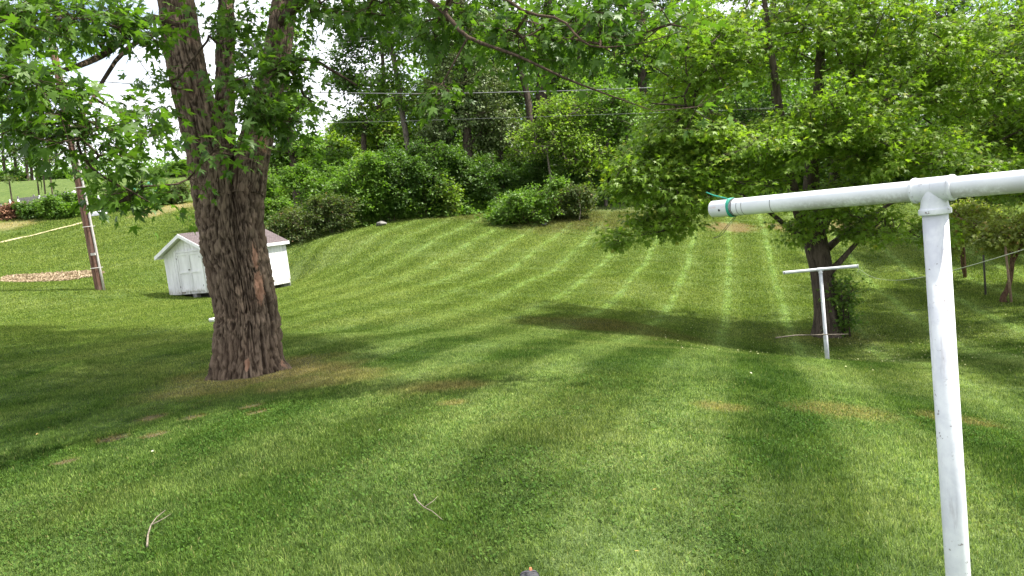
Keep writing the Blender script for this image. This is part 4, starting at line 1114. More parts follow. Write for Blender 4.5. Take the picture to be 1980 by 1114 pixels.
# corner boards and rafters' fascia
for x0, x1, y0, y1 in ((-.022, .07, -.024, -.017), (SW - .07, SW + .022, -.024, -.017), (SW + .017, SW + .024, -.02, .07), (SW + .017, SW + .024, SD - .07, SD + .02), (-.024, -.017, -.02, .07)):
    m = MB(); m.box(x0, x1, y0, y1, 0, SHH - .02); m.build('corner_board', M_BOARD, root)
ov, ohang = .34, .14
sl_ = SR / (SW / 2)
rt = .035
for s_ in (-1, 1):
    m = MB()
    x0, x1 = SW / 2, SW / 2 + s_ * (SW / 2 + ohang)
    z0, z1 = SHH + SR + .03, SHH + SR + .03 - sl_ * (SW / 2 + ohang)
    a = [(x0, -ov, z0), (x1, -ov, z1), (x1, SD + .1, z1), (x0, SD + .1, z0)]
    if s_ > 0: a = a[::-1]
    m.poly(a, rt, (0, 0, 1))
    m.build('roof_slope', M_ROOF, root)
    # fascia boards: two rakes and the eave
    for y0 in (-ov - .025, SD + .1 + .003):
        m = MB(); P = [(x0, y0, z0 - .12), (x1, y0, z1 - .12), (x1, y0, z1 + .022), (x0, y0, z0 + .022)]
        if s_ > 0: P = P[::-1]
        m.poly(P, .022, (0, 1, 0)); m.build('rake_board', M_BOARD, root)
    m = MB(); xe = x1 + s_ * .003; m.box(min(xe, xe + s_ * .022), max(xe, xe + s_ * .022), -ov - .02, SD + .1 + .02, z1 - .11, z1 + .018); m.build('eave_board', M_BOARD, root)
    m = MB(); m.poly([(x0, -ov, z0 - .015), (x0, SD + .1, z0 - .015), (x1, SD + .1, z1 - .015), (x1, -ov, z1 - .015)][::s_]); m.build('soffit', M_BOARD, root)
# door: two leaves each with a frame, set proud of the boards
for i, (x0, x1) in enumerate(((.80, 1.495), (1.505, 2.20))):
    m = MB(); y = -.034
    m.box(x0, x1, y, -.018, .10, 1.66)
    for a0, a1, b0, b1 in ((x0, x0 + .07, .10, 1.66), (x1 - .07, x1, .10, 1.66), (x0 + .07, x1 - .07, .10, .19), (x0 + .07, x1 - .07, .84, .92), (x0 + .07, x1 - .07, 1.57, 1.66)):
        m.box(a0, a1, y - .030, y - .001, b0, b1)
    d = m.build('door', M_BOARD, root)
    xs = x0 - .01 if i == 0 else x1 + .01
    for zz_ in (.3, 1.45): m = MB(); m.box(xs - .03, xs + .03, y - .040, y - .031, zz_ - .035, zz_ + .035); m.build('hinge', M_HINGE, d)
    if i == 0:
        m = MB(); m.box(x1 - .06, x1 + .05, y - .044, y - .031, .95, .99); m.build('latch', M_HINGE, d)
m = MB()
m.box(.70, .785, -.075, -.018, .02, 1.74); m.box(2.215, 2.30, -.075, -.018, .02, 1.74); m.box(.785, 2.215, -.075, -.018, 1.68, 1.74); m.build('door_frame', M_BOARD, root)
m = MB(); m.box(.6, 1.0, -.045, -.02, .045, .09); m.build('door_stain', simple('bare_wood', (.30, .26, .22), (.42, .38, .33), 20), root)
for x, y in ((.15, .1), (SW / 2, .1), (SW - .2, .1), (.15, SD - .2), (SW - .2, SD - .2), (SW - .15, SD / 2)):
    m = MB(); m.box(x - .1, x + .1, y - .1, y + .1, -.6, -.02); m.build('foundation_block', M_BLOCK, root)
m = MB(); m.box(.3, SW - .3, .4, SD - .3, -.35, -.025); m.build('floor_joist', simple('old_timber', (.03, .025, .02), (.07, .06, .05)), root)

# ------------------------------------------------------------------ utility pole and its cables
k = NT('creosoted_pole')
o = k.obj(); f = k.noise(30, 5, o, .7, stretch=(1, 1, .06)); f2 = k.noise(3, 3, o)
c = k.mix(k.ramp(f, .35, .65), (.075, .036, .026), (.235, .135, .105)); c = k.mix(k.math('MULTIPLY', k.ramp(f2, .5, .7), .35), c, (.26, .19, .16))
M_POLE = k.end(k.pbr(c, .9, 0, k.bump(f, .012), .15))
M_GUARD = simple('pale_conduit', (.48, .44, .42), (.62, .58, .56), 8, .6, .002)
M_INS = simple('grey_porcelain', (.25, .25, .26), (.4, .4, .42), 8, .3)
UP = gp(194, 560, 32, 0)
root = empty('utility_pole', UP, 'brown wooden utility pole leaning slightly, with a pale conduit up its right side', 'utility pole')
PH = 11.8; lean = Vector((-.022, 0, 1))
m = MB(); m.tube([lean * t for t in (-.4, 0, 2, 5, 8, PH)], [.195, .19, .178, .162, .148, .13], 20); m.build('pole', M_POLE, root, smooth=True)
m = MB(); m.tube([lean * t + Vector((.20 - .004 * t, -.09, 0)) for t in (-.2, 1, 2.5, 4, 5.4, 7)], .045, 10); m.build('conduit', M_GUARD, root, smooth=True)
for t in (.9, 2.6, 4.2): m = MB(); m.tube([lean * t + Vector((.0 + .245 * math.cos(a), .235 * math.sin(a), 0)) for a in np.linspace(R(-120), R(60), 12)], .014, 6); m.build('strap', M_GUARD, root)
m = MB(); m.box(-.02, .16, -.25, -.19, 1.42, 1.52); m.build('tag_plate', M_GUARD, root)
m = MB(); m.box(-1.15, 1.15, -.20, -.08, PH - .62, PH - .50, Matrix.Translation((-.022 * PH, -.1, 0)) @ Matrix.Rotation(R(78), 4, 'Z')); m.build('crossarm', M_POLE, root)
CA = []
for x in (-1.05, -.4, 1.05):
    q = Matrix.Translation((-.022 * PH, -.1, 0)) @ Matrix.Rotation(R(78), 4, 'Z') @ Vector((x, -.14, PH - .5))
    m = MB(); m.tube([q, q + Vector((0, 0, .06)), q + Vector((0, 0, .10)), q + Vector((0, 0, .16))], [.03, .05, .035, .045], 10); m.build('insulator', M_INS, root, smooth=True)
    CA.append(Vector(UP) + q + Vector((0, 0, .16)))
M_CABLE = simple('power_cable', (.10, .10, .105), (.20, .20, .21), 8, .5)
def cable(a, b, sag, r_, label, name='power_cable', n=50):
    a, b = Vector(a), Vector(b); m = MB(); P = []
    for i in range(n + 1):
        t = i / n; q = a.lerp(b, t); q.z -= sag * 4 * t * (1 - t); P.append(q)
    m.tube(P, r_, 6); o_ = m.build(name, M_CABLE, smooth=True); tag(o_, label, 'cable', 'overhead cables crossing in front of the bank'); return o_
pt = Vector(UP)
def through(a, u, v, z, far_x):
    """end point of a cable that leaves a and passes (u, v, z)"""
    q = Vector(at(u, v, z)); d = (q - a); return a + d * ((far_x - a.x) / d.x)
a0 = pt + lean * 8.55 + Vector((.17, -.1, 0))
def sagged(a, us, n=60, r_=.02, label='', far=None):
    """cable hung from a through points it is seen to pass, all at about the pole line's distance"""
    P = [a] + [Vector(at(*q)) for q in us]
    m = MB(); Q_ = []
    ts = np.linspace(0, len(P) - 1, n)
    for t in ts:
        i = min(int(t), len(P) - 2); f = t - i
        p0, p1, p2, p3 = P[max(i - 1, 0)], P[i], P[i + 1], P[min(i + 2, len(P) - 1)]
        Q_.append(0.5 * (2 * p1 + (p2 - p0) * f + (2 * p0 - 5 * p1 + 4 * p2 - p3) * f ** 2 + (3 * p1 - p0 - 3 * p2 + p3) * f ** 3))
    m.tube(Q_, r_, 6); o_ = m.build('power_cable', M_CABLE, smooth=True); tag(o_, label, 'cable', 'overhead cables crossing in front of the bank')
sagged(a0, [(420,172,31.5),(750,181,31),(1000,178,31),(1250,170,31),(1510,156,31),(1980,124,31),(2400,88,31)], r_=.017, label='thickest bright cable running level across the picture above the bank')
sagged(pt + lean * 7.7 + Vector((.17, -.1, 0)), [(420,236,31.5),(700,236,31),(880,231,31),(1150,222,31),(1510,208,31),(1980,176,31),(2400,142,31)], r_=.006, label='thin dark lower cable running below the thickest one')
for i, (dv_, lab) in enumerate(((0, 'topmost of the thin upper cables'), (8, 'middle one of the thin upper cables'), (15, 'lowest of the thin upper cables'))):
    sagged(CA[i], [(500,70+dv_,31.6),(740,62+dv_,31.3),(830,58+dv_,31.2),(1150,30+dv_,31),(1400,20+dv_,31),(1980,-24+dv_,31),(2400,-60+dv_,31)], r_=.006, label=lab)

# ------------------------------------------------------------------ grape arbor at the right
def arbor():
    def post(u, v, z, hgt, r_, label, mat, name='arbor_post', lean_=0.0):
        b = gp(u, v, z, -.15); m = MB()
        m.tube([(0, 0, 0), (lean_ * .5, 0, hgt * .5), (lean_, 0, hgt)], [r_, r_ * .96, r_ * .9], 8)
        o_ = m.build(name, mat, smooth=True); o_.location = tuple(map(float, b)); tag(o_, label, 'post', 'posts holding up the grape arbor'); return b
    b1 = post(1866, 538, 27, 2.0, .062, 'reddish post at the back left of the grape arbor', B_VINE)
    b2 = post(1906, 571, 23, 1.95, .030, 'thin dark metal post at the middle of the grape arbor', M_HINGE)
    b3 = post(1957, 597, 21, 1.8, .035, 'light wooden stake against the crooked grapevine stem', simple('stake_wood', (.20, .13, .09), (.32, .22, .15), 20), lean_=-.10)
    b4 = gp(2100, 640, 20, -.1)
    m = MB()
    tops = [Vector(b) + Vector((0, 0, 1.9)) for b in (b1, b2, b3, b4)]
    for a, b in ((0, 1), (1, 2), (2, 3)):
        m.tube([tops[a], tops[b]], .007, 5)
    w_ = m.build('arbor_wire', M_WIRE); tag(w_, 'thin wires strung between the arbor posts', 'wire')
    vb = gp(1944, 594, 21.2, -.05)
    S = lambda L: [(at(u, v, z), w * z / FPX / 2) for u, v, w, z in L]
    stems = [[(vb, .10)] + S([(1938,578,11,21.2),(1948,560,9,21.2),(1955,530,8.5,21.2),(1957,495,8,21.2),(1950,470,6,21.3),(1925,452,4,21.8)]),
             S([(1957,510,6,21.2),(1970,485,5,21.1),(1985,455,4,21),(2020,430,3,20.8)]), S([(1950,470,5,21.3),(1900,440,3.5,22.5),(1850,420,3,24)])]
    tree('grapevine', 'yellowish grapevine with a crooked dark stem spreading over the arbor at the right edge', 'grapevine', vb, stems,
         [pb(1960,452,21.3,70,22,.8,75), pb(2030,470,20.8,60,26,.8,50), pb(1900,440,23,60,26,.9,70), pb(1985,430,21,40,14,.6,16), pb(1935,478,21.3,30,10,.5,14), pb(1860,425,24.5,50,30,.9,40)],
         L_GRAPE, B_VINE, .105, 34, .17, LEAF_TRI, tip_r=.004, step=.3, sides=9, flare=.1, droop=.9, flat=.7, parts=('stem', 'foliage'))
    vb = gp(1868, 538, 27.2, -.05)
    stems = [[(vb, .05)] + S([(1862,520,5,27.2),(1858,490,4.5,27.2),(1852,460,4,27)])]
    tree('grapevine', 'green-yellow grapevine at the back of the arbor just right of the near white post', 'grapevine', vb, stems,
         [pb(1850,430,26.5,45,42,1.2,95), pb(1880,408,26,40,24,1,50), pb(1830,470,26.5,30,25,.8,24)], L_GRAPE, B_VINE, .115, 34, .2, LEAF_TRI, tip_r=.004, step=.3, sides=8, flare=.1, droop=.9, parts=('stem', 'foliage'))
arbor()
# sprouts at the foot of the young maple
bush(1636, 640, 18.8, 44, 118, 'loose upright green sprouts growing against the right side of the young maple trunk', L_MID, size=.09, dens=1.6, group=None, name='sprouting_shrub', per=13, depth=.35, tmpl=LEAF_TRI, sigma=.15)

# ------------------------------------------------------------------ far left: gardens under the ridge
GH = 'hedge bushes below the gardens'
for (u, v, z, w, h, lab, mat, kw) in (
    (18,420,55.5,64,30,'reddish-brown dry bush at the left edge below the gardens',simple('dry_leaf', (.16,.075,.04), (.30,.15,.08), 3, .8),{}),
    (62,420,55,52,32,'dark green hedge bush beside the reddish-brown one',L_DARK,{}),
    (104,420,54.5,50,46,'rounded bright-topped hedge bush between the dark one and the utility pole',L_MID,{}),
    (138,417,54.5,46,34,'low green hedge bush touching the left side of the utility pole',L_MID,{}),
    (82,388,57.5,60,24,'grey-green bush in front of the wooden garden frame',L_PALE,{}),
    (120,372,58,34,34,'dark arching bush behind the rounded hedge bush',L_DARK,{}),
    (225,408,56,60,36,'dark green bush right of the utility pole in front of the white tarp',L_DARK,{}),
    (262,404,56,60,34,'mid green bush below the green tarpaulin stack',L_MID,{}),
    (300,398,57,60,40,'bushy green clump at the right end of the garden row',L_MID,{}),
    (340,388,58,60,36,'green bush farthest right along the gardens, by the maple trunk',L_DULL,{}),
    (165,392,58,40,30,'small green bush behind the utility pole',L_MID,{}),
    (22,343,88,70,22,'dark scrub under the leftmost trees on the ridge',L_DARK,{'size':.26}),
    (105,343,89,60,20,'dark scrub on the ridge just left of the utility pole',L_DARK,{'size':.26}),
    (330,346,78,90,24,'green scrub on the skyline left of the big maple trunk',L_MID,{'size':.24}),
    ):
    kw = dict(kw); sz = kw.pop('size', .15)
    bush(u, v, z, w, h * (.85 if z < 56 else 1), lab, mat, group=GH if z < 70 else 'scrub along the ridge', size=sz, **kw)
M_TARP = simple('green_tarp', (.02, .13, .085), (.05, .22, .15), 3, .5, .02)
M_WTARP = simple('white_tarp', (.36, .36, .40), (.50, .50, .53), 3, .6, .02)
M_GREYW = simple('grey_wood', (.17, .155, .15), (.30, .28, .27), 12, .85, stretch=(1, 1, .2))
M_BROWNW = simple('brown_board', (.15, .09, .07), (.26, .17, .14), 10, .85)
M_WHITE = simple('white_plastic', (.72, .72, .74), (.82, .82, .82), 8, .5)
def frame_bed(u, v, z, L, Dp, hgt, label, name, mat, cat, yaw_=0.1, group=None, posts=4, slats=3):
    b = gp(u, v, z, 0); root = empty(name, b, label, cat, group, yaw_)
    for i in range(posts):
        x = -L / 2 + L * i / (posts - 1)
        for y in (0, Dp):
            m = MB(); m.box(x - .05, x + .05, y - .05, y + .05, -.4, hgt + .12); m.build('post', mat, root)
    m = MB()
    for i in range(slats):
        z0 = hgt * (i + .15) / slats
        m.box(-L / 2 - .05, L / 2 + .05, -.075, -.052, z0, z0 + hgt / slats * .8); m.box(-L / 2 - .05, L / 2 + .05, Dp + .052, Dp + .075, z0, z0 + hgt / slats * .8)
    m.build('side_boards', mat, root)
    return root
frame_bed(80,376,60,3.4,1.6,.95,'weathered grey wooden garden frame below the ridge, left of the utility pole','vegetable_bed',M_GREYW,'garden frame',.15)
frame_bed(20,394,58,4.2,1.5,.6,'long low grey garden bed at the left edge below the ridge','vegetable_bed',M_GREYW,'garden bed',.1)
frame_bed(212,370,62,3.6,1.4,.7,'low brown wooden garden bed right of the utility pole','vegetable_bed',M_BROWNW,'garden bed',-.05,posts=3,slats=2)
def bottle(u, v, z, label):
    b = gp(u, v, z, 0); m = MB(); m.tube([(0, 0, 0), (0, 0, .22), (0, 0, .30), (0, 0, .34), (0, 0, .42)], [.10, .10, .06, .04, .045], 12)
    root = empty('white_jug', b, label, 'jug', 'white jugs upside down on stakes in the gardens')
    m2 = MB(); m2.tube([(0, 0, -.2), (0, 0, .78)], .02, 6); m2.build('stake', M_GREYW, root)
    j = m.build('jug', M_WHITE, root, smooth=True); j.location = (0, 0, .62)
for i, (u, v, z, lab) in enumerate(((20,394,57.6,'leftmost white jug on a stake in the low grey bed'),(36,392,57.8,'second white jug on a stake in the low grey bed'),(77,384,59.4,'white jug on a stake before the left half of the grey frame'),(97,382,59.6,'white jug on a stake before the right half of the grey frame'),(192,392,57.5,'white jug on a stake just right of the utility pole'))):
    bottle(u, v, z, lab)
def heap(u, v, z, w, d_, h, mat, name, label, cat, rows=9):
    """a thing under a tarp: a slumped, creased cover"""
    b = gp(u, v, z, -.03); n = 25
    X_, Y_ = np.meshgrid(np.linspace(-1, 1, n), np.linspace(-1, 1, n))
    e = np.clip(1 - np.maximum(np.abs(X_) ** 3.5, np.abs(Y_) ** 3.5), 0, 1) ** .35
    q = np.c_[X_.ravel() * 2.1, Y_.ravel() * 2.1, np.zeros(n * n) + u]
    Z_ = (e.ravel() * h * (1 + .25 * vnoise(q, 5) + .1 * vnoise(q * 3, 6))); Z_[e.ravel() == 0] = 0
    V = np.c_[X_.ravel() * w / 2 + .05 * vnoise(q * 3, 8), Y_.ravel() * d_ / 2, Z_]
    i, j = np.meshgrid(np.arange(n - 1), np.arange(n - 1), indexing='ij'); a = i * n + j
    F = np.stack([a, a + 1, a + n + 1, a + n], -1).reshape(-1, 4)
    o_ = tri_mesh(name, V, F, mat, smooth=True); o_.location = tuple(map(float, b)); tag(o_, label, cat)
heap(147,378,59,1.7,1.3,.75,M_TARP,'tarp_cover','green tarpaulin over a heap just left of the utility pole','tarpaulin')
heap(272,384,60,2.6,1.5,1.35,M_TARP,'tarp_cover','larger green tarpaulin over a stack right of the brown garden bed','tarpaulin')
heap(134,362,61.5,2.2,1.2,.9,M_WTARP,'plastic_cover','pale grey plastic cover on the garden behind the hedge bushes','plastic cover')
heap(190,412,54.5,1.0,.7,.28,M_WTARP,'plastic_cover','white plastic sheet on a low heap right of the utility pole','plastic sheet')
m = MB(); m.box(-.28, .28, -.25, .25, 0, .85); m.box(-.3, .3, -.27, .27, .85, .93)
o_ = m.build('compost_bin', M_TARP, bevel=.02); o_.location = tuple(map(float, gp(284, 356, 62, 0))); tag(o_, 'dark green lidded bin standing up behind the larger green tarpaulin', 'bin')
# saplings with stakes and the trees on the ridge
RG = 'trees along the ridge at the far left'
for (u, v, z, top, cw, n, lab, mt) in ((8,340,88,238,26,40,'leftmost dark tree on the ridge',L_MID),(30,341,90,232,24,38,'second dark tree on the ridge from the left edge',L_MID),(52,341,88,245,22,34,'shorter tree on the ridge between two taller ones at the far left',L_DARK),
        (60,341,92,228,24,38,'tree leaning right on the ridge near the middle of the far row',L_MID),(95,341,90,238,24,38,'tree on the ridge left of the utility pole with a full crown',L_MID),(110,342,92,250,18,22,'thin tree on the ridge nearest the utility pole on its left',L_DULL),
        (168,340,86,262,20,12,'sparse open-crowned tree on the ridge just right of the utility pole',L_PALE)):
    wood_tree(u, v, z, [(u - 2, (v + top) / 2 + 10, 5, 0), (u - 4, top + 20, 4, 0), (u - 5, top, 2.5, 0)], [(u - 3, top + 16, z, cw, 30, 1.8, n), (u - 2, top + 55, z, cw * .8, 22, 1.5, n // 2)], lab, mt, size=.22, per=22, sigma=.45, group=RG, tip_r=.02)
for (u, v, z, h, lab) in ((72,362,64,52,'young staked sapling left of the three by the garden frame'),(84,360,64,60,'middle young sapling of the three by the garden frame'),(98,360,64,48,'young sapling right of the three by the garden frame'),(20,372,62,26,'tiny staked sapling on the grass at the left edge under the ridge')):
    wood_tree(u, v, z, [(u - 1, v - h * .5, 2.6, 0), (u - 2, v - h, 1.6, 0)], [(u - 2, v - h * .95, z, 9, h * .3, .5, 7)], lab, L_DULL, size=.14, per=22, sigma=.28, group='saplings in front of the ridge', name='sapling', tip_r=.008, step=.4, flare=0)
for (u, v, z, h, w, lab) in ((215,350,70,30,14,'small pointed blue-green conifer on the skyline right of the utility pole'),):
    b = gp(u, v, z, -.1); hh_ = h * z / FPX; ww = w * z / FPX
    cl_ = np.array([b + np.array([math.cos(a) * ww * (1 - t) * .8 * rr_, math.sin(a) * ww * (1 - t) * .8 * rr_, .15 * hh_ + t * hh_ * .85]) for t, a, rr_ in zip(rng.random(60), rng.random(60) * 6.28, rng.random(60) ** .5)])
    tree('conifer_tree', lab, 'tree', b, [[(b, .09), (b + np.array([0, 0, hh_ * .6]), .05), (b + np.array([0, 0, hh_]), .015)]], [(b + np.array([0, 0, hh_ * .3]), (.4, .4, .4), 6)], L_DARK, B_DARK, .16, 24, .18, LEAF_LO, tip_r=.01, extra=cl_, flare=.1)
# far wood beyond the ridge and behind the bank, read as one mass
def far_wood():
    pts = []
    for x0, x1, y0, y1, n, hh_ in ((-7, 45, 74, 92, 900, 13), (-75, -48, 108, 124, 160, 6), (34, 62, 42, 70, 700, 14), (4, 32, 62, 72, 380, 6)):
        x = rng.uniform(x0, x1, n); y = rng.uniform(y0, y1, n); z = H(x, y); t = rng.random(n)
        top = hh_ * (0.75 + .35 * vnoise(np.c_[x * .12, y * .12, x * 0], 77))
        pts.append(np.c_[x, y, z + t * top])
    C = np.vstack(pts); per = 46
    P = np.repeat(C, per, 0) + rng.normal(0, 1, (len(C) * per, 3)) * np.array([1.0, 1.0, .7])
    V, F = scatter_leaves(P, rng.normal(0, 1, (len(P), 3)), .42, LEAF_LO, .3, 1.0)
    o_ = tri_mesh('far_wood', V, F, L_MID); tag(o_, 'dense green wood behind the trees on the bank', 'wood', kind='stuff')
far_wood()
# undergrowth on the bank between the bushes
def undergrowth():
    n = 9500
    x = rng.uniform(-18, 34, n); y = rng.uniform(43, 66, n)
    edge = 43.2 + 1.2 * vnoise(np.c_[x * .3, x * 0, x * 0], 91) + np.where(x > 4, 0.12 * (x - 4), 0) + np.where((x > 2.5) & (x < 12), 2.2, 0) + np.where(x < -11, 2.5, 0)
    kp = (y > edge); x, y = x[kp], y[kp]; z = H(x, y)
    hh_ = rng.uniform(.1, 2.1, len(x)) * (.55 + .75 * vnoise(np.c_[x * .5, y * .5, x * 0], 95))
    hh_ = np.maximum(hh_, .08); hh_ *= 1 * np.clip((y - 43) / 4, .3, 1.6)
    C = np.c_[x, y, z + hh_ * .5]; per = 26
    P = np.repeat(C, per, 0) + rng.normal(0, 1, (len(C) * per, 3)) * np.array([.34, .34, .16])
    V, F = scatter_leaves(P, rng.normal(0, 1, (len(P), 3)), .17, LEAF_LO, .2, 1.2)
    o_ = tri_mesh('undergrowth', V, F, L_MID); tag(o_, 'tangled low undergrowth covering the wooded bank', 'undergrowth', kind='stuff')
undergrowth()

# ------------------------------------------------------------------ paths, bare soil, rock, odds and ends
def drape(name, pts_uv, width, mat, label, cat, lift=.012, wob=.3):
    P = [at(*q) for q in pts_uv]; P = np.array([(p[0], p[1]) for p in P]); L = np.r_[0, np.cumsum(np.hypot(*np.diff(P, axis=0).T))]
    s_ = np.arange(0, L[-1], .25); X_ = np.interp(s_, L, P[:, 0]); Y_ = np.interp(s_, L, P[:, 1])
    tx, ty = np.gradient(X_), np.gradient(Y_); l = np.hypot(tx, ty); nx, ny = -ty / l, tx / l
    ww = width * (1 + wob * vnoise(np.c_[s_ * .5, s_ * 0, s_ * 0], 5)) * .5; mm = 7
    V = []
    for j in range(mm):
        f = (j / (mm - 1) * 2 - 1); xx, yy = X_ + nx * ww * f, Y_ + ny * ww * f
        V.append(np.c_[xx, yy, H(xx, yy) + lift + .02 * (1 - f * f)])
    V = np.stack(V, 1).reshape(-1, 3); n = len(s_)
    i, j = np.meshgrid(np.arange(n - 1), np.arange(mm - 1), indexing='ij'); a = i * mm + j
    F = np.stack([a, a + mm, a + mm + 1, a + 1], -1).reshape(-1, 4)
    o_ = tri_mesh(name, V, F, mat, smooth=True); tag(o_, label, cat, kind='structure'); return o_
k = NT('trodden_straw'); o = k.pos(); f = k.noise(3, 4, o, .6); f2 = k.noise(20, 4, o, .7)
M_PATH = k.end(k.pbr(k.mix(k.ramp(f2, .3, .7), k.mix(k.ramp(f, .35, .65), (.30, .27, .13), (.44, .38, .22)), (.46, .40, .24)), .95, 0, k.bump(f2, .02), .1))
drape('path', [(-120,498,46),(0,471,48),(60,454,49.5),(120,440,51),(150,432,51.8),(172,427,52.5)], .40, M_PATH, 'thin pale worn path crossing the left hillside', 'path', lift=.03)
def chips():
    c_ = at(95, 538, 36); n = 12000
    a, r_ = rng.random(n) * 6.28, np.sqrt(rng.random(n))
    x = c_[0] + np.cos(a) * r_ * 2.15 * (1 + .12 * np.sin(3 * a)); y = c_[1] + np.sin(a) * r_ * 1.7 * (1 + .15 * np.sin(2 * a + 1))
    z = H(x, y) + .04 * rng.random(n) + .03
    V, F = scatter_leaves(np.c_[x, y, z], rng.normal(0, 1, (n, 3)), .065, LEAF_LO, 0, 2.0)
    o_ = tri_mesh('wood_chips', V, F, leaf_mat('pale_wood_chip', (.28, .21, .13), (.50, .40, .27), 0.0, .9)); tag(o_, 'long patch of pale pinkish wood chips on the left lawn beside the utility pole', 'wood chips', kind='stuff')
chips()
M_ROCK = simple('grey_rock', (.09, .085, .075), (.24, .23, .21), 5, .9, .02)
def rock(c_, rx, ry, rz, label, seed):
    n = 20; V = []
    for i in range(n + 1):
        for j in range(2 * n):
            t, p_ = math.pi * i / n, math.pi * j / n
            V.append((math.sin(t) * math.cos(p_), math.sin(t) * math.sin(p_), math.cos(t)))
    V = np.array(V); V = V * (1 + .28 * vnoise(V * 1.6 + seed, seed) + .1 * vnoise(V * 5, seed))[:, None] * np.array([rx, ry, rz])
    i, j = np.meshgrid(np.arange(n), np.arange(2 * n), indexing='ij'); j2 = (j + 1) % (2 * n)
    F = np.stack([i * 2 * n + j, (i + 1) * 2 * n + j, (i + 1) * 2 * n + j2, i * 2 * n + j2], -1).reshape(-1, 4)
    o_ = tri_mesh('rock', V, F, M_ROCK, smooth=True); o_.location = tuple(map(float, c_)); tag(o_, label, 'rock')
rock(gp(735, 422, 40.5, .12), .26, .2, .14, 'grey rock lying at the lawn edge under the bushes', 3)
rock(gp(1052, 432, 40.5, .04), .14, .12, .07, 'low flat grey rock before the spreading bush', 5)
# a pale lid in the grass just behind the big maple
b = gp(411, 610, 20, .06); m = MB(); m.tube([(0, 0, -.05), (0, 0, .02), (0, 0, .035), (0, 0, .035)], [.10, .11, .10, .02], 20)
o_ = m.build('lid', M_WHITE, smooth=True); o_.location = tuple(map(float, b)); tag(o_, 'small pale round lid on the grass behind the left side of the big maple trunk', 'lid')

M_TWIG = simple('grey_twig', (.11, .09, .065), (.25, .21, .16), 30, .8)
def twig(pts, label, r0=.006):
    P = [];
    for u, v, dz in pts:
        # where the line of sight meets the lawn
        lo, hi = 2.0, 15.0
        for _ in range(40):
            md_ = .5 * (lo + hi); q = at(u, v, md_)
            if q[2] > g(q[0], q[1]): lo = md_
            else: hi = md_
        q = at(u, v, lo); P.append((q[0], q[1], q[2] + .028 + dz))
    m = MB(); n = len(P); m.tube(P, [r0 * (1 - .6 * i / (n - 1)) for i in range(n)], 7)
    m.tube([P[n // 2], (P[n // 2][0] + .05, P[n // 2][1] + .06, P[n // 2][2] + .01), (P[n // 2][0] + .07, P[n // 2][1] + .12, P[n // 2][2] + .012)], [r0 * .6, r0 * .4, r0 * .2], 6)
    o_ = m.build('twig', M_TWIG, smooth=True); tag(o_, label, 'twig')
twig([(286,1066,0),(288,1048,.012),(294,1030,.018),(305,1015,.02),(322,998,.012)], 'pale fallen twig standing a little out of the grass at the lower left')
twig([(802,968,.01),(808,982,.015),(822,995,.015),(838,1002,.012),(857,1016,.004)], 'dark curved fallen twig in the grass at the bottom middle', .0045)
twig([(1500,657,.01),(1540,653,.02),(1590,652,.02),(1640,650,.01)], 'long bare stick lying at the foot of the young maple', .016)

def on_lawn(u, v):
    lo, hi = 2.0, 60.0
    for _ in range(40):
        md_ = .5 * (lo + hi); q = at(u, v, md_)
        if q[2] > g(q[0], q[1]): lo = md_
        else: hi = md_
    return at(u, v, lo)
M_FALLEN = leaf_mat('fallen_yellow_leaf', (.40, .27, .08), (.50, .36, .12), .2, .6)
M_FALLENP = leaf_mat('fallen_pale_leaf', (.50, .48, .34), (.62, .60, .46), .2, .6)
proto = None
for (u, v, lab, mt) in ((92,833,'orange-yellow fallen leaf in the grass at the left edge','y'),(70,847,'smaller yellow fallen leaf left of the orange one','y'),(293,882,'pale upright fallen leaf in the lower left grass','p'),(320,660,'pale fallen leaf in the shade left of the big maple','p'),
        (1228,1080,'pinkish-tan fallen leaf at the bottom right of the middle','y'),(1263,960,'tan fallen leaf in the middle right foreground','y'),(1392,784,'tan fallen leaf on the straw patch','y'),(1452,728,'pale long fallen leaf on the light mown pass','p'),(285,1104,'cream fallen leaf at the bottom left edge of the picture','p'),(733,843,'pale fallen leaf centre left in the lawn','p')):
    q = on_lawn(u, v)
    V, F = scatter_leaves(np.zeros((1, 3)), np.array([[1.0, .3, .2]]), .036, LEAF_MD, 0, 2.5, 0.05)
    o_ = tri_mesh('fallen_leaf', V, F, M_FALLEN if mt == 'y' else M_FALLENP); o_.location = (q[0], q[1], q[2] + .04); tag(o_, lab, 'leaf', 'fallen leaves on the lawn')
def litter():
    n = 2600; u = rng.uniform(1000, 1990, n); v = rng.uniform(600, 790, n); P = []
    x = rng.uniform(2.5, 15, n); y = rng.uniform(9, 22, n)
    w_ = np.exp(-((x - 8.5) / 4.5) ** 2 - ((y - 16.0) / 4.0) ** 2); kp = rng.random(n) < w_; x, y = x[kp], y[kp]
    z = H(x, y) + .045
    V, F = scatter_leaves(np.c_[x, y, z], rng.normal(0, 1, (len(x), 3)), .026, LEAF_LO, 0, 1.6)
    o_ = tri_mesh('leaf_litter', V, F, leaf_mat('pale_seed', (.32, .34, .14), (.52, .50, .28), .2, .7)); tag(o_, 'pale fallen maple seeds speckling the lawn round the young maple', 'leaf litter', kind='stuff')
litter()

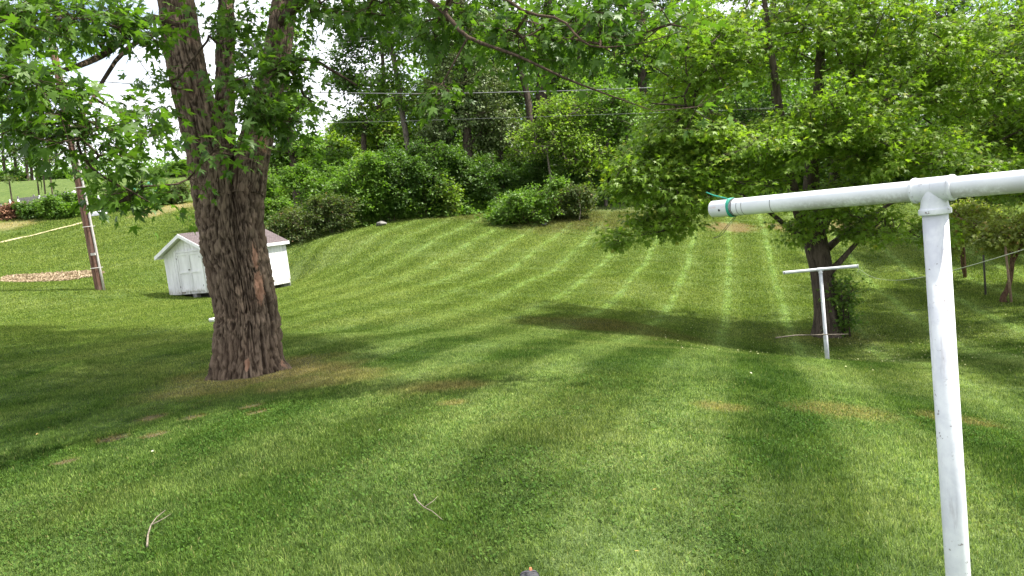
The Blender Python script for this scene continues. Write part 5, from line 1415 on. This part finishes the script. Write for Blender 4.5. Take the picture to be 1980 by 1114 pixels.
# ------------------------------------------------------------------ the toe of a shoe at the very bottom of the picture
def shoe():
    q = on_lawn(1026, 1106)
    base = np.array([q[0] + .0, q[1] - .205, g(q[0], q[1] - .205) + .01])
    root = empty('shoe', base, 'black and grey shoe with an orange patch, toe tip at the bottom edge', 'shoe', None, R(4))
    # cross-sections from heel (-.13) to toe (.17): half width, top height
    S = [(-.13,.020,.060),(-.12,.034,.085),(-.08,.040,.095),(-.02,.039,.090),(.04,.043,.080),(.09,.046,.068),(.13,.040,.056),(.155,.028,.046),(.168,.012,.036)]
    def hull(name, mat, y0, y1, zlo, zs, grow_=0.0):
        V, F, m_ = [], [], 20
        rows = [s_ for s_ in S if y0 <= s_[0] <= y1]
        for (y, w, t) in rows:
            for i in range(m_):
                a = math.pi * 2 * i / m_
                cx, cz = math.cos(a), math.sin(a)
                V.append(((w + grow_) * np.sign(cx) * abs(cx) ** .7, y + (.004 if y > .16 else 0), zlo + (t * zs - zlo) * (.5 + .5 * np.sign(cz) * abs(cz) ** .7)))
        n = len(rows)
        F = [(i * m_ + j, i * m_ + (j + 1) % m_, (i + 1) * m_ + (j + 1) % m_, (i + 1) * m_ + j) for i in range(n - 1) for j in range(m_)]
        F += [tuple(range(m_ - 1, -1, -1)), tuple((n - 1) * m_ + j for j in range(m_))]
        m = MB(); m.v = V; m.f = F; return m.build(name, mat, root, smooth=True)
    hull('sole', simple('shoe_sole', (.10, .10, .11), (.18, .18, .19), 20, .6), -1, 1, 0, .36, .004)
    hull('upper', simple('shoe_mesh', (.03, .03, .035), (.06, .06, .065), 60, .8), -1, 1, .015, 1.0)
    hull('toe_cap', simple('shoe_toe', (.030, .027, .034), (.06, .055, .065), 30, .5), .085, 1, .013, 1.05, .0015)
    m = MB()
    m.tube([(.012, .164, .045), (.012, .14, .060), (.012, .11, .0695)], [.003, .007, .007], 10); m.build('orange_patch', simple('shoe_orange', (.50, .16, .07), (.60, .22, .10), 20, .5), root, smooth=True)
    m = MB()
    for i in range(5):
        y = -.01 + i * .018; m.tube([(-.022, y, .087 - i * .003), (0, y + .004, .094 - i * .003), (.022, y, .087 - i * .003)], .003, 6)
    m.build('laces', simple('shoe_laces', (.05, .05, .055), (.09, .09, .1), 40, .8), root, smooth=True)
shoe()
